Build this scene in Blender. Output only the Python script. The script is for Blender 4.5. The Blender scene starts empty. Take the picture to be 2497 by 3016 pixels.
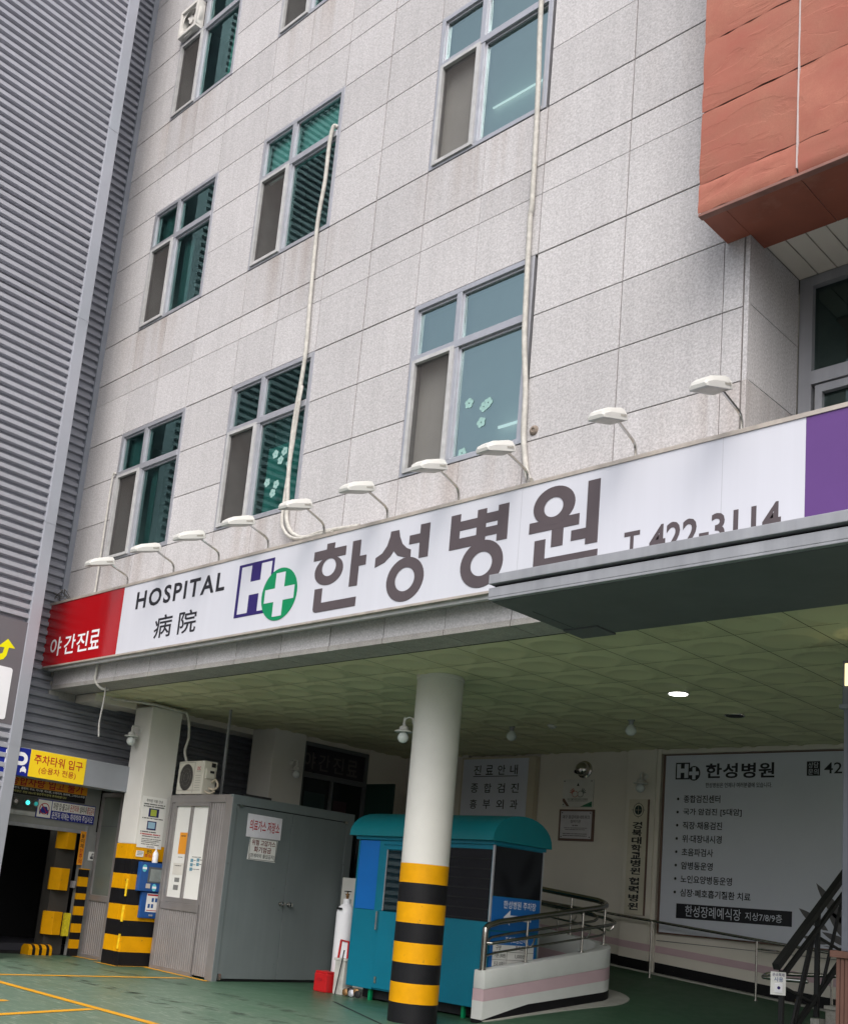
import bpy, bmesh, math, random
from mathutils import Vector, Matrix
random.seed(7)
SC = bpy.context.scene
COL = SC.collection

# ------------------------------------------------------------------ camera, world, sun, exposure
cam = bpy.data.cameras.new('camera'); camo = bpy.data.objects.new('camera', cam); COL.objects.link(camo)
cam.sensor_fit = 'VERTICAL'; cam.sensor_height = 36.0; cam.sensor_width = 36.0
cam.lens = 3219.05 / 3016 * 36.0
cam.shift_x = 0.04164; cam.shift_y = 0.16413
cam.clip_start = 0.05; cam.clip_end = 400
CR = ((0.702610992768917, 0.705374010411585, 0.09372992198947996),
      (-0.07410806282666335, 0.20354260606441704, -0.9762573444233774),
      (-0.707704590817635, 0.6789829990157211, 0.19528517399756987))
mw = Matrix(((CR[0][0], -CR[1][0], -CR[2][0], 0), (CR[0][1], -CR[1][1], -CR[2][1], 0),
             (CR[0][2], -CR[1][2], -CR[2][2], 1.25), (0, 0, 0, 1)))
camo.matrix_world = mw
SC.camera = camo

SUN_EL, SUN_AZ = math.radians(50), math.radians(142)      # azimuth measured from +Y towards +X
world = bpy.data.worlds.new('World'); SC.world = world; world.use_nodes = True
wn = world.node_tree.nodes; wl = world.node_tree.links
bg = wn.get('Background') or wn.new('ShaderNodeBackground')
wo = wn.get('World Output') or wn.new('ShaderNodeOutputWorld')
wl.new(bg.outputs[0], wo.inputs[0])
sky = wn.new('ShaderNodeTexSky'); sky.sky_type = 'NISHITA'; sky.sun_disc = False
sky.sun_elevation = SUN_EL; sky.sun_rotation = SUN_AZ
sky.air_density = 1.0; sky.dust_density = 6.0; sky.ozone_density = 1.0
hs = wn.new('ShaderNodeHueSaturation'); hs.inputs['Saturation'].default_value = 0.55
wl.new(sky.outputs[0], hs.inputs['Color']); wl.new(hs.outputs[0], bg.inputs[0])
bg.inputs[1].default_value = 0.145
sl = bpy.data.lights.new('sun', 'SUN'); sl.energy = 0.9; sl.angle = math.radians(80); sl.color = (1, 0.985, 0.96)
so = bpy.data.objects.new('sun', sl); COL.objects.link(so)
sd = Vector((math.sin(SUN_AZ) * math.cos(SUN_EL), math.cos(SUN_AZ) * math.cos(SUN_EL), math.sin(SUN_EL)))
so.rotation_euler = (-sd).to_track_quat('-Z', 'Y').to_euler(); so.location = (0, -5, 20)
SC.view_settings.view_transform = 'Standard'; SC.view_settings.look = 'None'
SC.view_settings.exposure = 0.66; SC.view_settings.gamma = 1.0; SC.view_settings.use_curve_mapping = False

# ------------------------------------------------------------------ helpers
Z = Vector((0, 0, 1))
W = {}


class Fr:
    """a wall frame: u runs to the right, v up, w out of the wall"""
    def __init__(s, o, u):
        s.o = Vector(o); s.u = Vector((u[0], u[1], 0)).normalized(); s.w = Vector((s.u.y, -s.u.x, 0))

    def P(s, u, v, w=0.0):
        return s.o + s.u * u + Z * v + s.w * w


class MB:
    def __init__(s):
        s.v = []; s.f = []; s.m = []

    def face(s, pts, m=0):
        n = len(s.v); s.v += [Vector(p) for p in pts]; s.f.append(list(range(n, n + len(pts)))); s.m.append(m)

    def add(s, vs, fs, m=0):
        n = len(s.v); s.v += [Vector(p) for p in vs]
        for f in fs:
            s.f.append([n + i for i in f]); s.m.append(m)
        return s

    def hexa(s, p, m=0):
        return s.add(p, [(0, 3, 2, 1), (4, 5, 6, 7), (0, 1, 5, 4), (1, 2, 6, 5), (2, 3, 7, 6), (3, 0, 4, 7)], m)

    def box(s, x0, x1, y0, y1, z0, z1, m=0):
        return s.hexa([(x0, y0, z0), (x1, y0, z0), (x1, y1, z0), (x0, y1, z0), (x0, y0, z1), (x1, y0, z1), (x1, y1, z1), (x0, y1, z1)], m)

    def fbox(s, fr, u0, u1, v0, v1, w0, w1, m=0):
        return s.hexa([fr.P(u0, v0, w1), fr.P(u1, v0, w1), fr.P(u1, v0, w0), fr.P(u0, v0, w0),
                       fr.P(u0, v1, w1), fr.P(u1, v1, w1), fr.P(u1, v1, w0), fr.P(u0, v1, w0)], m)

    def prism(s, fr, poly, w0, w1, m=0):
        """polygon given in (u, v), counter-clockwise seen from outside"""
        a = sum(poly[i][0] * poly[(i + 1) % len(poly)][1] - poly[(i + 1) % len(poly)][0] * poly[i][1] for i in range(len(poly)))
        if a < 0: poly = poly[::-1]
        n = len(poly)
        vs = [fr.P(u, v, w1) for u, v in poly] + [fr.P(u, v, w0) for u, v in poly]
        fs = [tuple(range(n)), tuple(range(2 * n - 1, n - 1, -1))] + [(i, n + i, n + (i + 1) % n, (i + 1) % n) for i in range(n)]
        return s.add(vs, fs, m)

    def ring(s, fr, cu, cv, ru, rv, hu, hv, w0, w1, n=36, m=0, hc=None):
        hc = hc or (cu, cv)
        for w, flip in ((w1, 0), (w0, 1)):
            pass
        o = [(cu + ru * math.cos(2 * math.pi * i / n), cv + rv * math.sin(2 * math.pi * i / n)) for i in range(n)]
        h = [(hc[0] + hu * math.cos(2 * math.pi * i / n), hc[1] + hv * math.sin(2 * math.pi * i / n)) for i in range(n)]
        vs = [fr.P(u, v, w1) for u, v in o] + [fr.P(u, v, w1) for u, v in h] + [fr.P(u, v, w0) for u, v in o]
        fs = []
        for i in range(n):
            j = (i + 1) % n
            fs.append((i, j, n + j, n + i)); fs.append((2 * n + i, 2 * n + j, j, i))
        return s.add(vs, fs, m)

    def disc(s, fr, cu, cv, ru, rv, w0, w1, n=28, m=0):
        return s.prism(fr, [(cu + ru * math.cos(2 * math.pi * i / n), cv + rv * math.sin(2 * math.pi * i / n)) for i in range(n)], w0, w1, m)

    def tube(s, pts, r, n=10, m=0, cap=True, taper=None):
        pts = [Vector(p) for p in pts]; k = len(pts)
        t0 = (pts[1] - pts[0]).normalized()
        a = t0.orthogonal().normalized(); base = len(s.v)
        for i, p in enumerate(pts):
            t = ((pts[min(i + 1, k - 1)] - p).normalized() + (p - pts[max(i - 1, 0)]).normalized())
            t = t.normalized() if t.length > 1e-6 else t0
            a = (a - t * a.dot(t)).normalized(); b = t.cross(a)
            rr = r * (taper[i] if taper else 1)
            for j in range(n):
                th = 2 * math.pi * j / n
                s.v.append(p + a * (rr * math.cos(th)) + b * (rr * math.sin(th)))
        for i in range(k - 1):
            for j in range(n):
                q = (j + 1) % n
                s.f.append([base + i * n + j, base + i * n + q, base + (i + 1) * n + q, base + (i + 1) * n + j]); s.m.append(m)
        if cap:
            s.f.append([base + j for j in range(n)][::-1]); s.m.append(m)
            s.f.append([base + (k - 1) * n + j for j in range(n)]); s.m.append(m)
        return s

    def lathe(s, c, prof, n=24, m=0, axis=Z, mats=None):
        """prof: (radius, height along axis)"""
        c = Vector(c); axis = Vector(axis).normalized(); a = axis.orthogonal().normalized(); b = axis.cross(a)
        base = len(s.v)
        for r, h in prof:
            for j in range(n):
                th = 2 * math.pi * j / n
                s.v.append(c + axis * h + (a * math.cos(th) + b * math.sin(th)) * max(r, 1e-4))
        for i in range(len(prof) - 1):
            for j in range(n):
                q = (j + 1) % n
                s.f.append([base + i * n + j, base + i * n + q, base + (i + 1) * n + q, base + (i + 1) * n + j])
                s.m.append(mats[i] if mats else m)
        s.f.append([base + j for j in range(n)][::-1]); s.m.append(mats[0] if mats else m)
        s.f.append([base + (len(prof) - 1) * n + j for j in range(n)]); s.m.append(mats[-1] if mats else m)
        return s


def setp(o, label=None, cat=None, group=None, kind=None):
    if label: o['label'] = label
    if cat: o['category'] = cat
    if group: o['group'] = group
    if kind: o['kind'] = kind
    return o


def mesh_of(name, mb, mats, org, bevel=0, smooth=False):
    me = bpy.data.meshes.new(name)
    me.from_pydata([tuple(v - org) for v in mb.v], [], mb.f)
    for m in (mats if isinstance(mats, (list, tuple)) else [mats]):
        me.materials.append(m)
    if len(me.materials) > 1:
        me.polygons.foreach_set('material_index', mb.m)
    if bevel:
        bm = bmesh.new(); bm.from_mesh(me)
        bmesh.ops.remove_doubles(bm, verts=bm.verts, dist=1e-5)
        ed = [e for e in bm.edges if len(e.link_faces) == 2 and e.calc_face_angle(0) > 0.6]
        bmesh.ops.bevel(bm, geom=ed, offset=bevel, segments=2, profile=0.6, affect='EDGES', clamp_overlap=True)
        bm.to_mesh(me); bm.free()
    if smooth:
        me.polygons.foreach_set('use_smooth', [True] * len(me.polygons))
        try:
            me.set_sharp_from_angle(angle=math.radians(42))
        except Exception:
            pass
    me.update()
    return me


def obj(name, mb, mats, parent=None, bevel=0, smooth=False, kind=None, label=None, cat=None, group=None, org=None):
    if parent is not None: og = W[parent.name]
    elif org is not None: og = Vector(org)
    else:
        xs = [v.x for v in mb.v]; ys = [v.y for v in mb.v]; zs = [v.z for v in mb.v]
        og = Vector(((min(xs) + max(xs)) / 2, (min(ys) + max(ys)) / 2, min(zs)))
    o = bpy.data.objects.new(name, mesh_of(name, mb, mats, og, bevel, smooth)); COL.objects.link(o)
    if parent is not None: o.parent = parent
    else: o.location = og
    W[o.name] = og
    return setp(o, label, cat, group, kind)


def thing(name, label, cat, loc, group=None):
    o = bpy.data.objects.new(name, None); COL.objects.link(o); o.location = loc; o.empty_display_size = 0.1
    W[o.name] = Vector(loc)
    return setp(o, label, cat, group)


def inst(name, me, parent, loc):
    """a piece that shares its mesh, placed at a world point"""
    o = bpy.data.objects.new(name, me); COL.objects.link(o); o.parent = parent
    o.location = Vector(loc) - W[parent.name]; W[o.name] = Vector(loc)
    return o


def copy_tree(o, parent=None):
    c = o.copy(); COL.objects.link(c); c.parent = parent
    for ch in list(o.children): copy_tree(ch, c)
    return c


_tc = {}


def glyphs(s, bold, sp):
    k = (s, bold, sp)
    if k not in _tc:
        c = bpy.data.curves.new('t', 'FONT'); c.body = s; c.offset = bold * .55; c.space_character = sp; c.resolution_u = 3
        o = bpy.data.objects.new('t', c)
        me = bpy.data.meshes.new_from_object(o)
        _tc[k] = ([v.co.copy() for v in me.vertices], [list(p.vertices) for p in me.polygons])
        bpy.data.objects.remove(o); bpy.data.curves.remove(c); bpy.data.meshes.remove(me)
    return _tc[k]


def text_mb(mb, fr, s, u0, u1, v0, v1, bold=0.0, w=0.003, sp=1.0, m=0):
    vs, fs = glyphs(s, bold, sp)
    xa = min(v.x for v in vs); xb = max(v.x for v in vs); ya = min(v.y for v in vs); yb = max(v.y for v in vs)
    mb.add([fr.P(u0 + (v.x - xa) / (xb - xa) * (u1 - u0), v0 + (v.y - ya) / max(yb - ya, 1e-6) * (v1 - v0), w) for v in vs], fs, m)


def text(fr, s, u0, u1, v0, v1, mat, parent, bold=0.02, w=0.003, sp=1.0, name='lettering'):
    mb = MB(); text_mb(mb, fr, s, u0, u1, v0, v1, bold, w, sp)
    return obj(name, mb, mat, parent)


def bars(fr, rows, mat, parent, w=0.003, name='small_print'):
    """lines of print too small to read: broken strips"""
    mb = MB(); rr = random.Random(hash((round(rows[0][0], 3), len(rows))) % 999)
    for (u0, u1, v, h) in rows:
        u = u0
        while u < u1:
            d = min(h * rr.uniform(0.7, 1.1), u1 - u)
            mb.face([fr.P(u, v, w), fr.P(u + d, v, w), fr.P(u + d, v + h * rr.uniform(.8, 1), w), fr.P(u, v + h, w)])
            u += d + h * rr.choice((0.18, 0.18, 0.25, 0.7))
    o = obj(name, mb, mat, parent); o['kind'] = 'stuff'
    return o


# ------------------------------------------------------------------ materials
def M(name, col, rough=0.6, metal=0.0, var=0.12, vs=3.0, streak=0.0, bump=0.0, bs=60.0, rand=0.0, spec=0.33,
      speck=None, ss=300.0, dirt=None, coat=0.0, bdist=0.01):
    m = bpy.data.materials.new(name); m.use_nodes = True
    nt = m.node_tree; n = nt.nodes; l = nt.links
    b = n['Principled BSDF']; b.inputs['Roughness'].default_value = rough; b.inputs['Metallic'].default_value = metal
    b.inputs['Specular IOR Level'].default_value = spec
    if coat: b.inputs['Coat Weight'].default_value = coat; b.inputs['Coat Roughness'].default_value = 0.08
    geo = n.new('ShaderNodeNewGeometry')
    cur = n.new('ShaderNodeRGB'); cur.outputs[0].default_value = (*col, 1); out = cur.outputs[0]

    def mult(fac_socket, lo, hi, out):
        mr = n.new('ShaderNodeMapRange'); mr.inputs[1].default_value = 0.3; mr.inputs[2].default_value = 0.7
        mr.inputs[3].default_value = lo; mr.inputs[4].default_value = hi
        l.new(fac_socket, mr.inputs[0])
        mx = n.new('ShaderNodeMix'); mx.data_type = 'RGBA'; mx.blend_type = 'MULTIPLY'; mx.inputs[0].default_value = 1
        l.new(out, mx.inputs[6]); l.new(mr.outputs[0], mx.inputs[7])
        return mx.outputs[2]
    def noise(scale, stretch=None, detail=4, r=0.6):
        t = n.new('ShaderNodeTexNoise'); t.inputs['Scale'].default_value = scale; t.inputs['Detail'].default_value = detail
        t.inputs['Roughness'].default_value = r
        if stretch:
            mp = n.new('ShaderNodeMapping'); mp.inputs['Scale'].default_value = stretch
            l.new(geo.outputs['Position'], mp.inputs[0]); l.new(mp.outputs[0], t.inputs['Vector'])
        else: l.new(geo.outputs['Position'], t.inputs['Vector'])
        return t
    if var: out = mult(noise(vs).outputs[0], 1 - var, 1 + var * .6, out)
    if streak: out = mult(noise(1.0, (9, 9, 0.35), 3).outputs[0], 1 - streak, 1 + streak * .3, out)
    if rand:
        oi = n.new('ShaderNodeObjectInfo'); mr = n.new('ShaderNodeMapRange')
        mr.inputs[3].default_value = 1 - rand; mr.inputs[4].default_value = 1 + rand * .5
        l.new(oi.outputs['Random'], mr.inputs[0])
        mx = n.new('ShaderNodeMix'); mx.data_type = 'RGBA'; mx.blend_type = 'MULTIPLY'; mx.inputs[0].default_value = 1
        l.new(out, mx.inputs[6]); l.new(mr.outputs[0], mx.inputs[7]); out = mx.outputs[2]
    if speck:
        for sc_, (lo, hi) in ((ss, speck), (ss * 2.3, (1 - (1 - speck[0]) * .6, speck[1]))):
            t = noise(sc_, None, 2, 0.5)
            out = mult(t.outputs[0], lo, hi, out)
    if dirt:
        t = noise(dirt[1], None, 6, 0.7); cr = n.new('ShaderNodeMapRange')
        cr.inputs[1].default_value = dirt[2]; cr.inputs[2].default_value = dirt[3]; l.new(t.outputs[0], cr.inputs[0])
        mx = n.new('ShaderNodeMix'); mx.data_type = 'RGBA'; l.new(cr.outputs[0], mx.inputs[0])
        l.new(out, mx.inputs[6]); mx.inputs[7].default_value = (*dirt[0], 1); out = mx.outputs[2]
    l.new(out, b.inputs['Base Color'])
    if bump:
        t = noise(bs, None, 5, 0.6); bp = n.new('ShaderNodeBump'); bp.inputs['Strength'].default_value = bump
        bp.inputs['Distance'].default_value = bdist; l.new(t.outputs[0], bp.inputs['Height']); l.new(bp.outputs[0], b.inputs['Normal'])
    if rough < 0.9 and var:
        t = noise(vs * 4); mr = n.new('ShaderNodeMapRange'); mr.inputs[3].default_value = max(0, rough - .1); mr.inputs[4].default_value = min(1, rough + .12)
        l.new(t.outputs[0], mr.inputs[0]); l.new(mr.outputs[0], b.inputs['Roughness'])
    return m


def emit(name, col, s):
    m = bpy.data.materials.new(name); m.use_nodes = True; n = m.node_tree.nodes
    b = n['Principled BSDF']; b.inputs['Base Color'].default_value = (*col, 1)
    b.inputs['Emission Color'].default_value = (*col, 1); b.inputs['Emission Strength'].default_value = s
    return m


def glass(name, tint, ior=2.0, rough=0.01, gcol=(.80, 1, .98)):
    m = bpy.data.materials.new(name); m.use_nodes = True; nt = m.node_tree; n = nt.nodes; l = nt.links
    n.remove(n['Principled BSDF'])
    tr = n.new('ShaderNodeBsdfTransparent'); tr.inputs[0].default_value = (*tint, 1)
    gl = n.new('ShaderNodeBsdfGlossy'); gl.inputs['Roughness'].default_value = rough; gl.inputs[0].default_value = (*gcol, 1)
    f = n.new('ShaderNodeFresnel'); f.inputs[0].default_value = ior
    mx = n.new('ShaderNodeMixShader'); l.new(f.outputs[0], mx.inputs[0]); l.new(tr.outputs[0], mx.inputs[1]); l.new(gl.outputs[0], mx.inputs[2])
    geo = n.new('ShaderNodeNewGeometry'); t = n.new('ShaderNodeTexNoise'); t.inputs['Scale'].default_value = 1.3
    l.new(geo.outputs['Position'], t.inputs['Vector'])
    bp = n.new('ShaderNodeBump'); bp.inputs['Strength'].default_value = 0.05; bp.inputs['Distance'].default_value = 0.008
    l.new(t.outputs[0], bp.inputs['Height']); l.new(bp.outputs[0], gl.inputs['Normal'])
    l.new(mx.outputs[0], n['Material Output'].inputs[0])
    return m


def stain(m):
    # brownish run-off below the sills (a 3.57 m storey pitch), broken into vertical streaks
    nt = m.node_tree; n = nt.nodes; l = nt.links; b = n['Principled BSDF']; src = b.inputs['Base Color'].links[0].from_socket
    geo = n.new('ShaderNodeNewGeometry'); sp = n.new('ShaderNodeSeparateXYZ'); l.new(geo.outputs['Position'], sp.inputs[0])
    def mth(op, a, bb, clamp=False):
        x = n.new('ShaderNodeMath'); x.operation = op; x.use_clamp = clamp
        for i, v in enumerate((a, bb)):
            if v is None: continue
            if isinstance(v, (int, float)): x.inputs[i].default_value = v
            else: l.new(v, x.inputs[i])
        return x.outputs[0]
    zf = mth('FRACT', mth('DIVIDE', mth('SUBTRACT', sp.outputs[2], 5.52), 3.575), None)      # 0 at a sill, falls away below it (1 -> .7)
    zm = mth('MULTIPLY', mth('SUBTRACT', zf, .70), 3.0, True)
    xm = mth('PINGPONG', mth('ADD', sp.outputs[0], 13.15), 1.55); xm = mth('SUBTRACT', 1.25, xm, True)
    mp = n.new('ShaderNodeMapping'); mp.inputs['Scale'].default_value = (5.5, 5.5, .16); l.new(geo.outputs['Position'], mp.inputs[0])
    t = n.new('ShaderNodeTexNoise'); t.inputs['Scale'].default_value = 1; t.inputs['Detail'].default_value = 5; l.new(mp.outputs[0], t.inputs['Vector'])
    tm = n.new('ShaderNodeMapRange'); tm.inputs[1].default_value = .38; tm.inputs[2].default_value = .68; l.new(t.outputs[0], tm.inputs[0])
    f = mth('MULTIPLY', mth('MULTIPLY', mth('MULTIPLY', zm, xm), tm.outputs[0]), .75, True)
    mx = n.new('ShaderNodeMix'); mx.data_type = 'RGBA'; mx.blend_type = 'MULTIPLY'; l.new(f, mx.inputs[0]); l.new(src, mx.inputs[6]); mx.inputs[7].default_value = (.66, .57, .50, 1)
    l.new(mx.outputs[2], b.inputs['Base Color'])


def split_stone():
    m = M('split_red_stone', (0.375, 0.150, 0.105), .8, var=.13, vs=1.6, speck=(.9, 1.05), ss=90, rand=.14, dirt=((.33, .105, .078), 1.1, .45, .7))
    nt = m.node_tree; n = nt.nodes; l = nt.links; b = n['Principled BSDF']
    geo = n.new('ShaderNodeNewGeometry'); mp = n.new('ShaderNodeMapping'); mp.inputs['Rotation'].default_value = (0, .5, 0); mp.inputs['Scale'].default_value = (1.1, 1, 3.2)
    l.new(geo.outputs['Position'], mp.inputs[0])
    t = n.new('ShaderNodeTexNoise'); t.inputs['Scale'].default_value = 1.6; t.inputs['Detail'].default_value = 5; t.inputs['Roughness'].default_value = .5; t.inputs['Distortion'].default_value = .6
    l.new(mp.outputs[0], t.inputs['Vector'])
    # cleft ledges: the height steps down where the noise crosses a few levels
    mu = n.new('ShaderNodeMath'); mu.operation = 'MULTIPLY'; mu.inputs[1].default_value = 4.2; l.new(t.outputs[0], mu.inputs[0])
    fr = n.new('ShaderNodeMath'); fr.operation = 'FRACT'; l.new(mu.outputs[0], fr.inputs[0])
    pw = n.new('ShaderNodeMath'); pw.operation = 'POWER'; pw.inputs[1].default_value = 8.0; l.new(fr.outputs[0], pw.inputs[0])
    t2 = n.new('ShaderNodeTexNoise'); t2.inputs['Scale'].default_value = 9; t2.inputs['Detail'].default_value = 6; l.new(geo.outputs['Position'], t2.inputs['Vector'])
    m3 = n.new('ShaderNodeMath'); m3.operation = 'MULTIPLY'; m3.inputs[1].default_value = .5; l.new(t2.outputs[0], m3.inputs[0])
    ad = n.new('ShaderNodeMath'); ad.operation = 'ADD'; l.new(pw.outputs[0], ad.inputs[0]); l.new(m3.outputs[0], ad.inputs[1])
    bp = n.new('ShaderNodeBump'); bp.inputs['Strength'].default_value = .27; bp.inputs['Distance'].default_value = .011
    l.new(ad.outputs[0], bp.inputs['Height']); l.new(bp.outputs[0], b.inputs['Normal'])
    return m


granite = M('bush_hammered_granite', (0.535, 0.525, 0.54), .75, var=.06, vs=.7, streak=.07, bump=.2, bs=120, rand=.085, speck=(.76, 1.11), ss=52)
stain(granite)
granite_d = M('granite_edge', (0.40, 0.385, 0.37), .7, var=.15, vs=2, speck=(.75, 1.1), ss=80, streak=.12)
joint = M('joint_sealant', (0.23, 0.21, 0.205), .9, var=.1)
redstone = split_stone()
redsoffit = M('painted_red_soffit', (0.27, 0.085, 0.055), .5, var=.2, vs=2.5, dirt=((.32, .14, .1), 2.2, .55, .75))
redtrim = M('weathered_red_edging', (0.24, 0.12, 0.10), .6, var=.25, vs=6)
sealant = M('pale_sealant', (0.50, 0.43, 0.43), .7, var=.1)
alu = M('window_aluminium', (0.44, 0.45, 0.49), .38, .55, var=.08, vs=8)
alu_w = M('worn_white_frame', (0.47, 0.475, 0.48), .5, .1, var=.15, vs=9)
mesh_m = M('insect_screen_mesh', (0.075, 0.068, 0.066), .8, var=.15, vs=7, bump=.3, bs=500)
def net(m, k):
    nt = m.node_tree; n = nt.nodes; l = nt.links; tr = n.new('ShaderNodeBsdfTransparent'); mx = n.new('ShaderNodeMixShader'); mx.inputs[0].default_value = k
    l.new(tr.outputs[0], mx.inputs[1]); l.new(n['Principled BSDF'].outputs[0], mx.inputs[2]); l.new(mx.outputs[0], n['Material Output'].inputs[0])


net(mesh_m, .62)
gl_m = glass('teal_glass', (.42, .74, .72), 1.62, gcol=(.55, .92, .88))
gl_r = glass('teal_glass_skylit', (.88, .98, .97), 4.3, gcol=(.74, .98, .97))  # same window glass, bright sky reflection put into its tint and reflectance
tube_m = emit('room_tube', (.85, 1, .93), .42)
gl_d = glass('dark_glass', (.25, .33, .33), 1.7)
gl_f = M('frosted_glass', (0.13, 0.15, 0.135), .35, var=.12, vs=4)
room = M('dim_room_wall', (0.30, 0.33, 0.33), .9, var=.2, vs=2)
blind = M('pale_roller_blind', (0.85, 0.86, 0.82), .85, var=.06, vs=2)
curt_s = M('grey_sheer_curtain', (0.26, 0.31, 0.30), .9, var=.12, vs=5)
curt_g = M('green_curtain', (0.36, 0.72, 0.60), .9, var=.12, vs=5)
decal = M('flower_window_sticker', (0.27, 0.44, 0.42), .6, var=.08)
corr = M('corrugated_steel', (0.42, 0.425, 0.475), .45, .3, var=.10, vs=.8, streak=.06, dirt=((.16, .15, .15), 7, .70, .76))
corr_d = M('corrugated_steel_shaded', (0.26, 0.27, 0.31), .5, .3, var=.15, vs=3)  # recess shade put into the colour: darker copy of the cladding steel
trim_m = M('folded_steel_trim', (0.40, 0.415, 0.47), .38, .3, var=.06, vs=1.5)
white = M('white_paint', (0.62, 0.61, 0.585), .65, var=.05, vs=2.5, bump=.05, bs=40)
whiteg = M('white_sign_face', (0.56, 0.575, 0.64), .4, var=.0, streak=.025)
redface = M('red_sign_face', (0.36, 0.006, 0.010), .12, var=.0, spec=.4)
purple = M('purple_sign_face', (0.105, 0.044, 0.19), .35, var=.04)
ink = M('dark_brown_lettering', (0.085, 0.068, 0.075), .35, var=.1)
inkb = M('black_lettering', (0.016, 0.016, 0.022), .45, var=.1)
navy = M('navy_logo', (0.022, 0.012, 0.115), .35, var=.08)
green = M('green_logo', (0.0, 0.22, 0.085), .35, var=.06)
cream = M('wall_cream_paint', (0.66, 0.62, 0.56), .75, var=.05, vs=1.5, bump=.04, bs=50)
ceil_m = M('cream_ceiling_board', (0.57, 0.56, 0.37), .62, var=.09, vs=.9, rand=.05, dirt=((.40, .38, .24), 1.7, .60, .72))
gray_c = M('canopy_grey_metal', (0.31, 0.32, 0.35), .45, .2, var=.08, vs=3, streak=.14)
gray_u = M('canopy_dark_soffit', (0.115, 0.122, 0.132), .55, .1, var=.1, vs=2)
dark = M('near_black', (0.012, 0.012, 0.014), .6, var=.2)
black = M('black_paint', (0.009, 0.009, 0.011), .5, var=.2, vs=6, spec=.2, dirt=((.20, .12, .02), 16, .68, .72))
yellow = M('yellow_paint', (0.66, 0.31, 0.002), .5, var=.12, vs=5, spec=.15, dirt=((.10, .07, .03), 13, .64, .70))
yel_s = M('yellow_sign_face', (0.86, 0.60, 0.02), .35, var=.04)
blue_s = M('deep_blue_sign_face', (0.012, 0.022, 0.24), .35, var=.06)
red_t = M('red_lettering', (0.42, 0.008, 0.02), .4, var=.06)
wt = M('white_lettering', (0.80, 0.80, 0.84), .45, var=.03)
orange = M('orange_sign_face', (0.75, 0.30, 0.02), .45, var=.08)
lemon = M('lemon_paint', (0.85, 0.78, 0.0), .4, var=.05)
grey_p = M('grey_purple_panel', (0.15, 0.14, 0.155), .5, .1, var=.05)
steel_g = M('grey_green_steel_door', (0.145, 0.170, 0.176), .5, .0, var=.07, vs=1.6, streak=.06, dirt=((.07, .07, .065), 11, .66, .74))
rib = M('ribbed_aluminium', (0.29, 0.275, 0.275), .42, .45, var=.12, vs=3)
chrome = M('stainless_steel', (0.55, 0.535, 0.51), .2, 1.0, var=0)
teal = M('teal_booth_paint', (0.002, 0.165, 0.255), .42, var=.07, vs=3)
tealr = M('teal_roof', (0.004, 0.18, 0.22), .42, var=.07, vs=3)
blue_b = M('bright_blue_panel', (0.005, 0.135, 0.47), .4, var=.05)
bluesg = M('booth_blue_sign', (0.01, 0.13, 0.42), .4, var=.05)
blue_m = M('blue_plastic', (0.015, 0.075, 0.26), .4, var=.07)
pap = M('paper', (0.72, 0.72, 0.70), .7, var=.03)
pink = M('pink_band_paint', (0.53, 0.385, 0.425), .65, var=.06)
wallw = M('rough_white_wall', (0.60, 0.62, 0.61), .75, var=.06, vs=3, bump=.15, bs=45)
wood = M('brown_wood_slat', (0.17, 0.085, 0.065), .6, var=.2, vs=4)
stone = M('stair_stone', (0.36, 0.35, 0.32), .8, var=.15, vs=4, speck=(.8, 1.1), ss=60)
rail_b = M('black_timber_rail', (0.010, 0.010, 0.011), .55, var=.2)
redpl = M('red_plastic', (0.48, 0.013, 0.016), .35, var=.05)
cable = M('cream_cable_wrap', (0.47, 0.46, 0.43), .6, var=.2, vs=16, dirt=((.25, .18, .12), 18, .62, .72))
globe = M('opal_glass_globe', (0.62, 0.66, 0.66), .18, var=.02)
bulbw = M('lamp_white_plastic', (0.55, 0.55, 0.53), .4, var=.05)
lens = M('lamp_lens', (0.30, 0.29, 0.26), .3, var=.15, vs=20)
silver = M('billboard_vinyl', (0.58, 0.60, 0.69), .5, var=.04, vs=1)
leafm = M('print_grey_leaf', (0.10, 0.095, 0.10), .5, var=.05)
concrete = M('concrete', (0.33, 0.33, 0.30), .85, var=.15, vs=5)
asphalt = M('asphalt', (0.055, 0.055, 0.056), .9, var=.25, vs=3, bump=.3, bs=80)
goldp = M('bronze_frame', (0.13, 0.075, 0.06), .45, var=.15)
brick_n = M('dried_mud', (0.23, 0.19, 0.16), .9, var=.3, vs=30)
cart = M('carton_beige', (0.52, 0.46, 0.36), .8, var=.1)
ac_m = M('aircon_cream', (0.62, 0.60, 0.53), .5, var=.06)
brass = M('old_brass', (0.25, 0.14, 0.06), .4, .7, var=.2)


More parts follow.
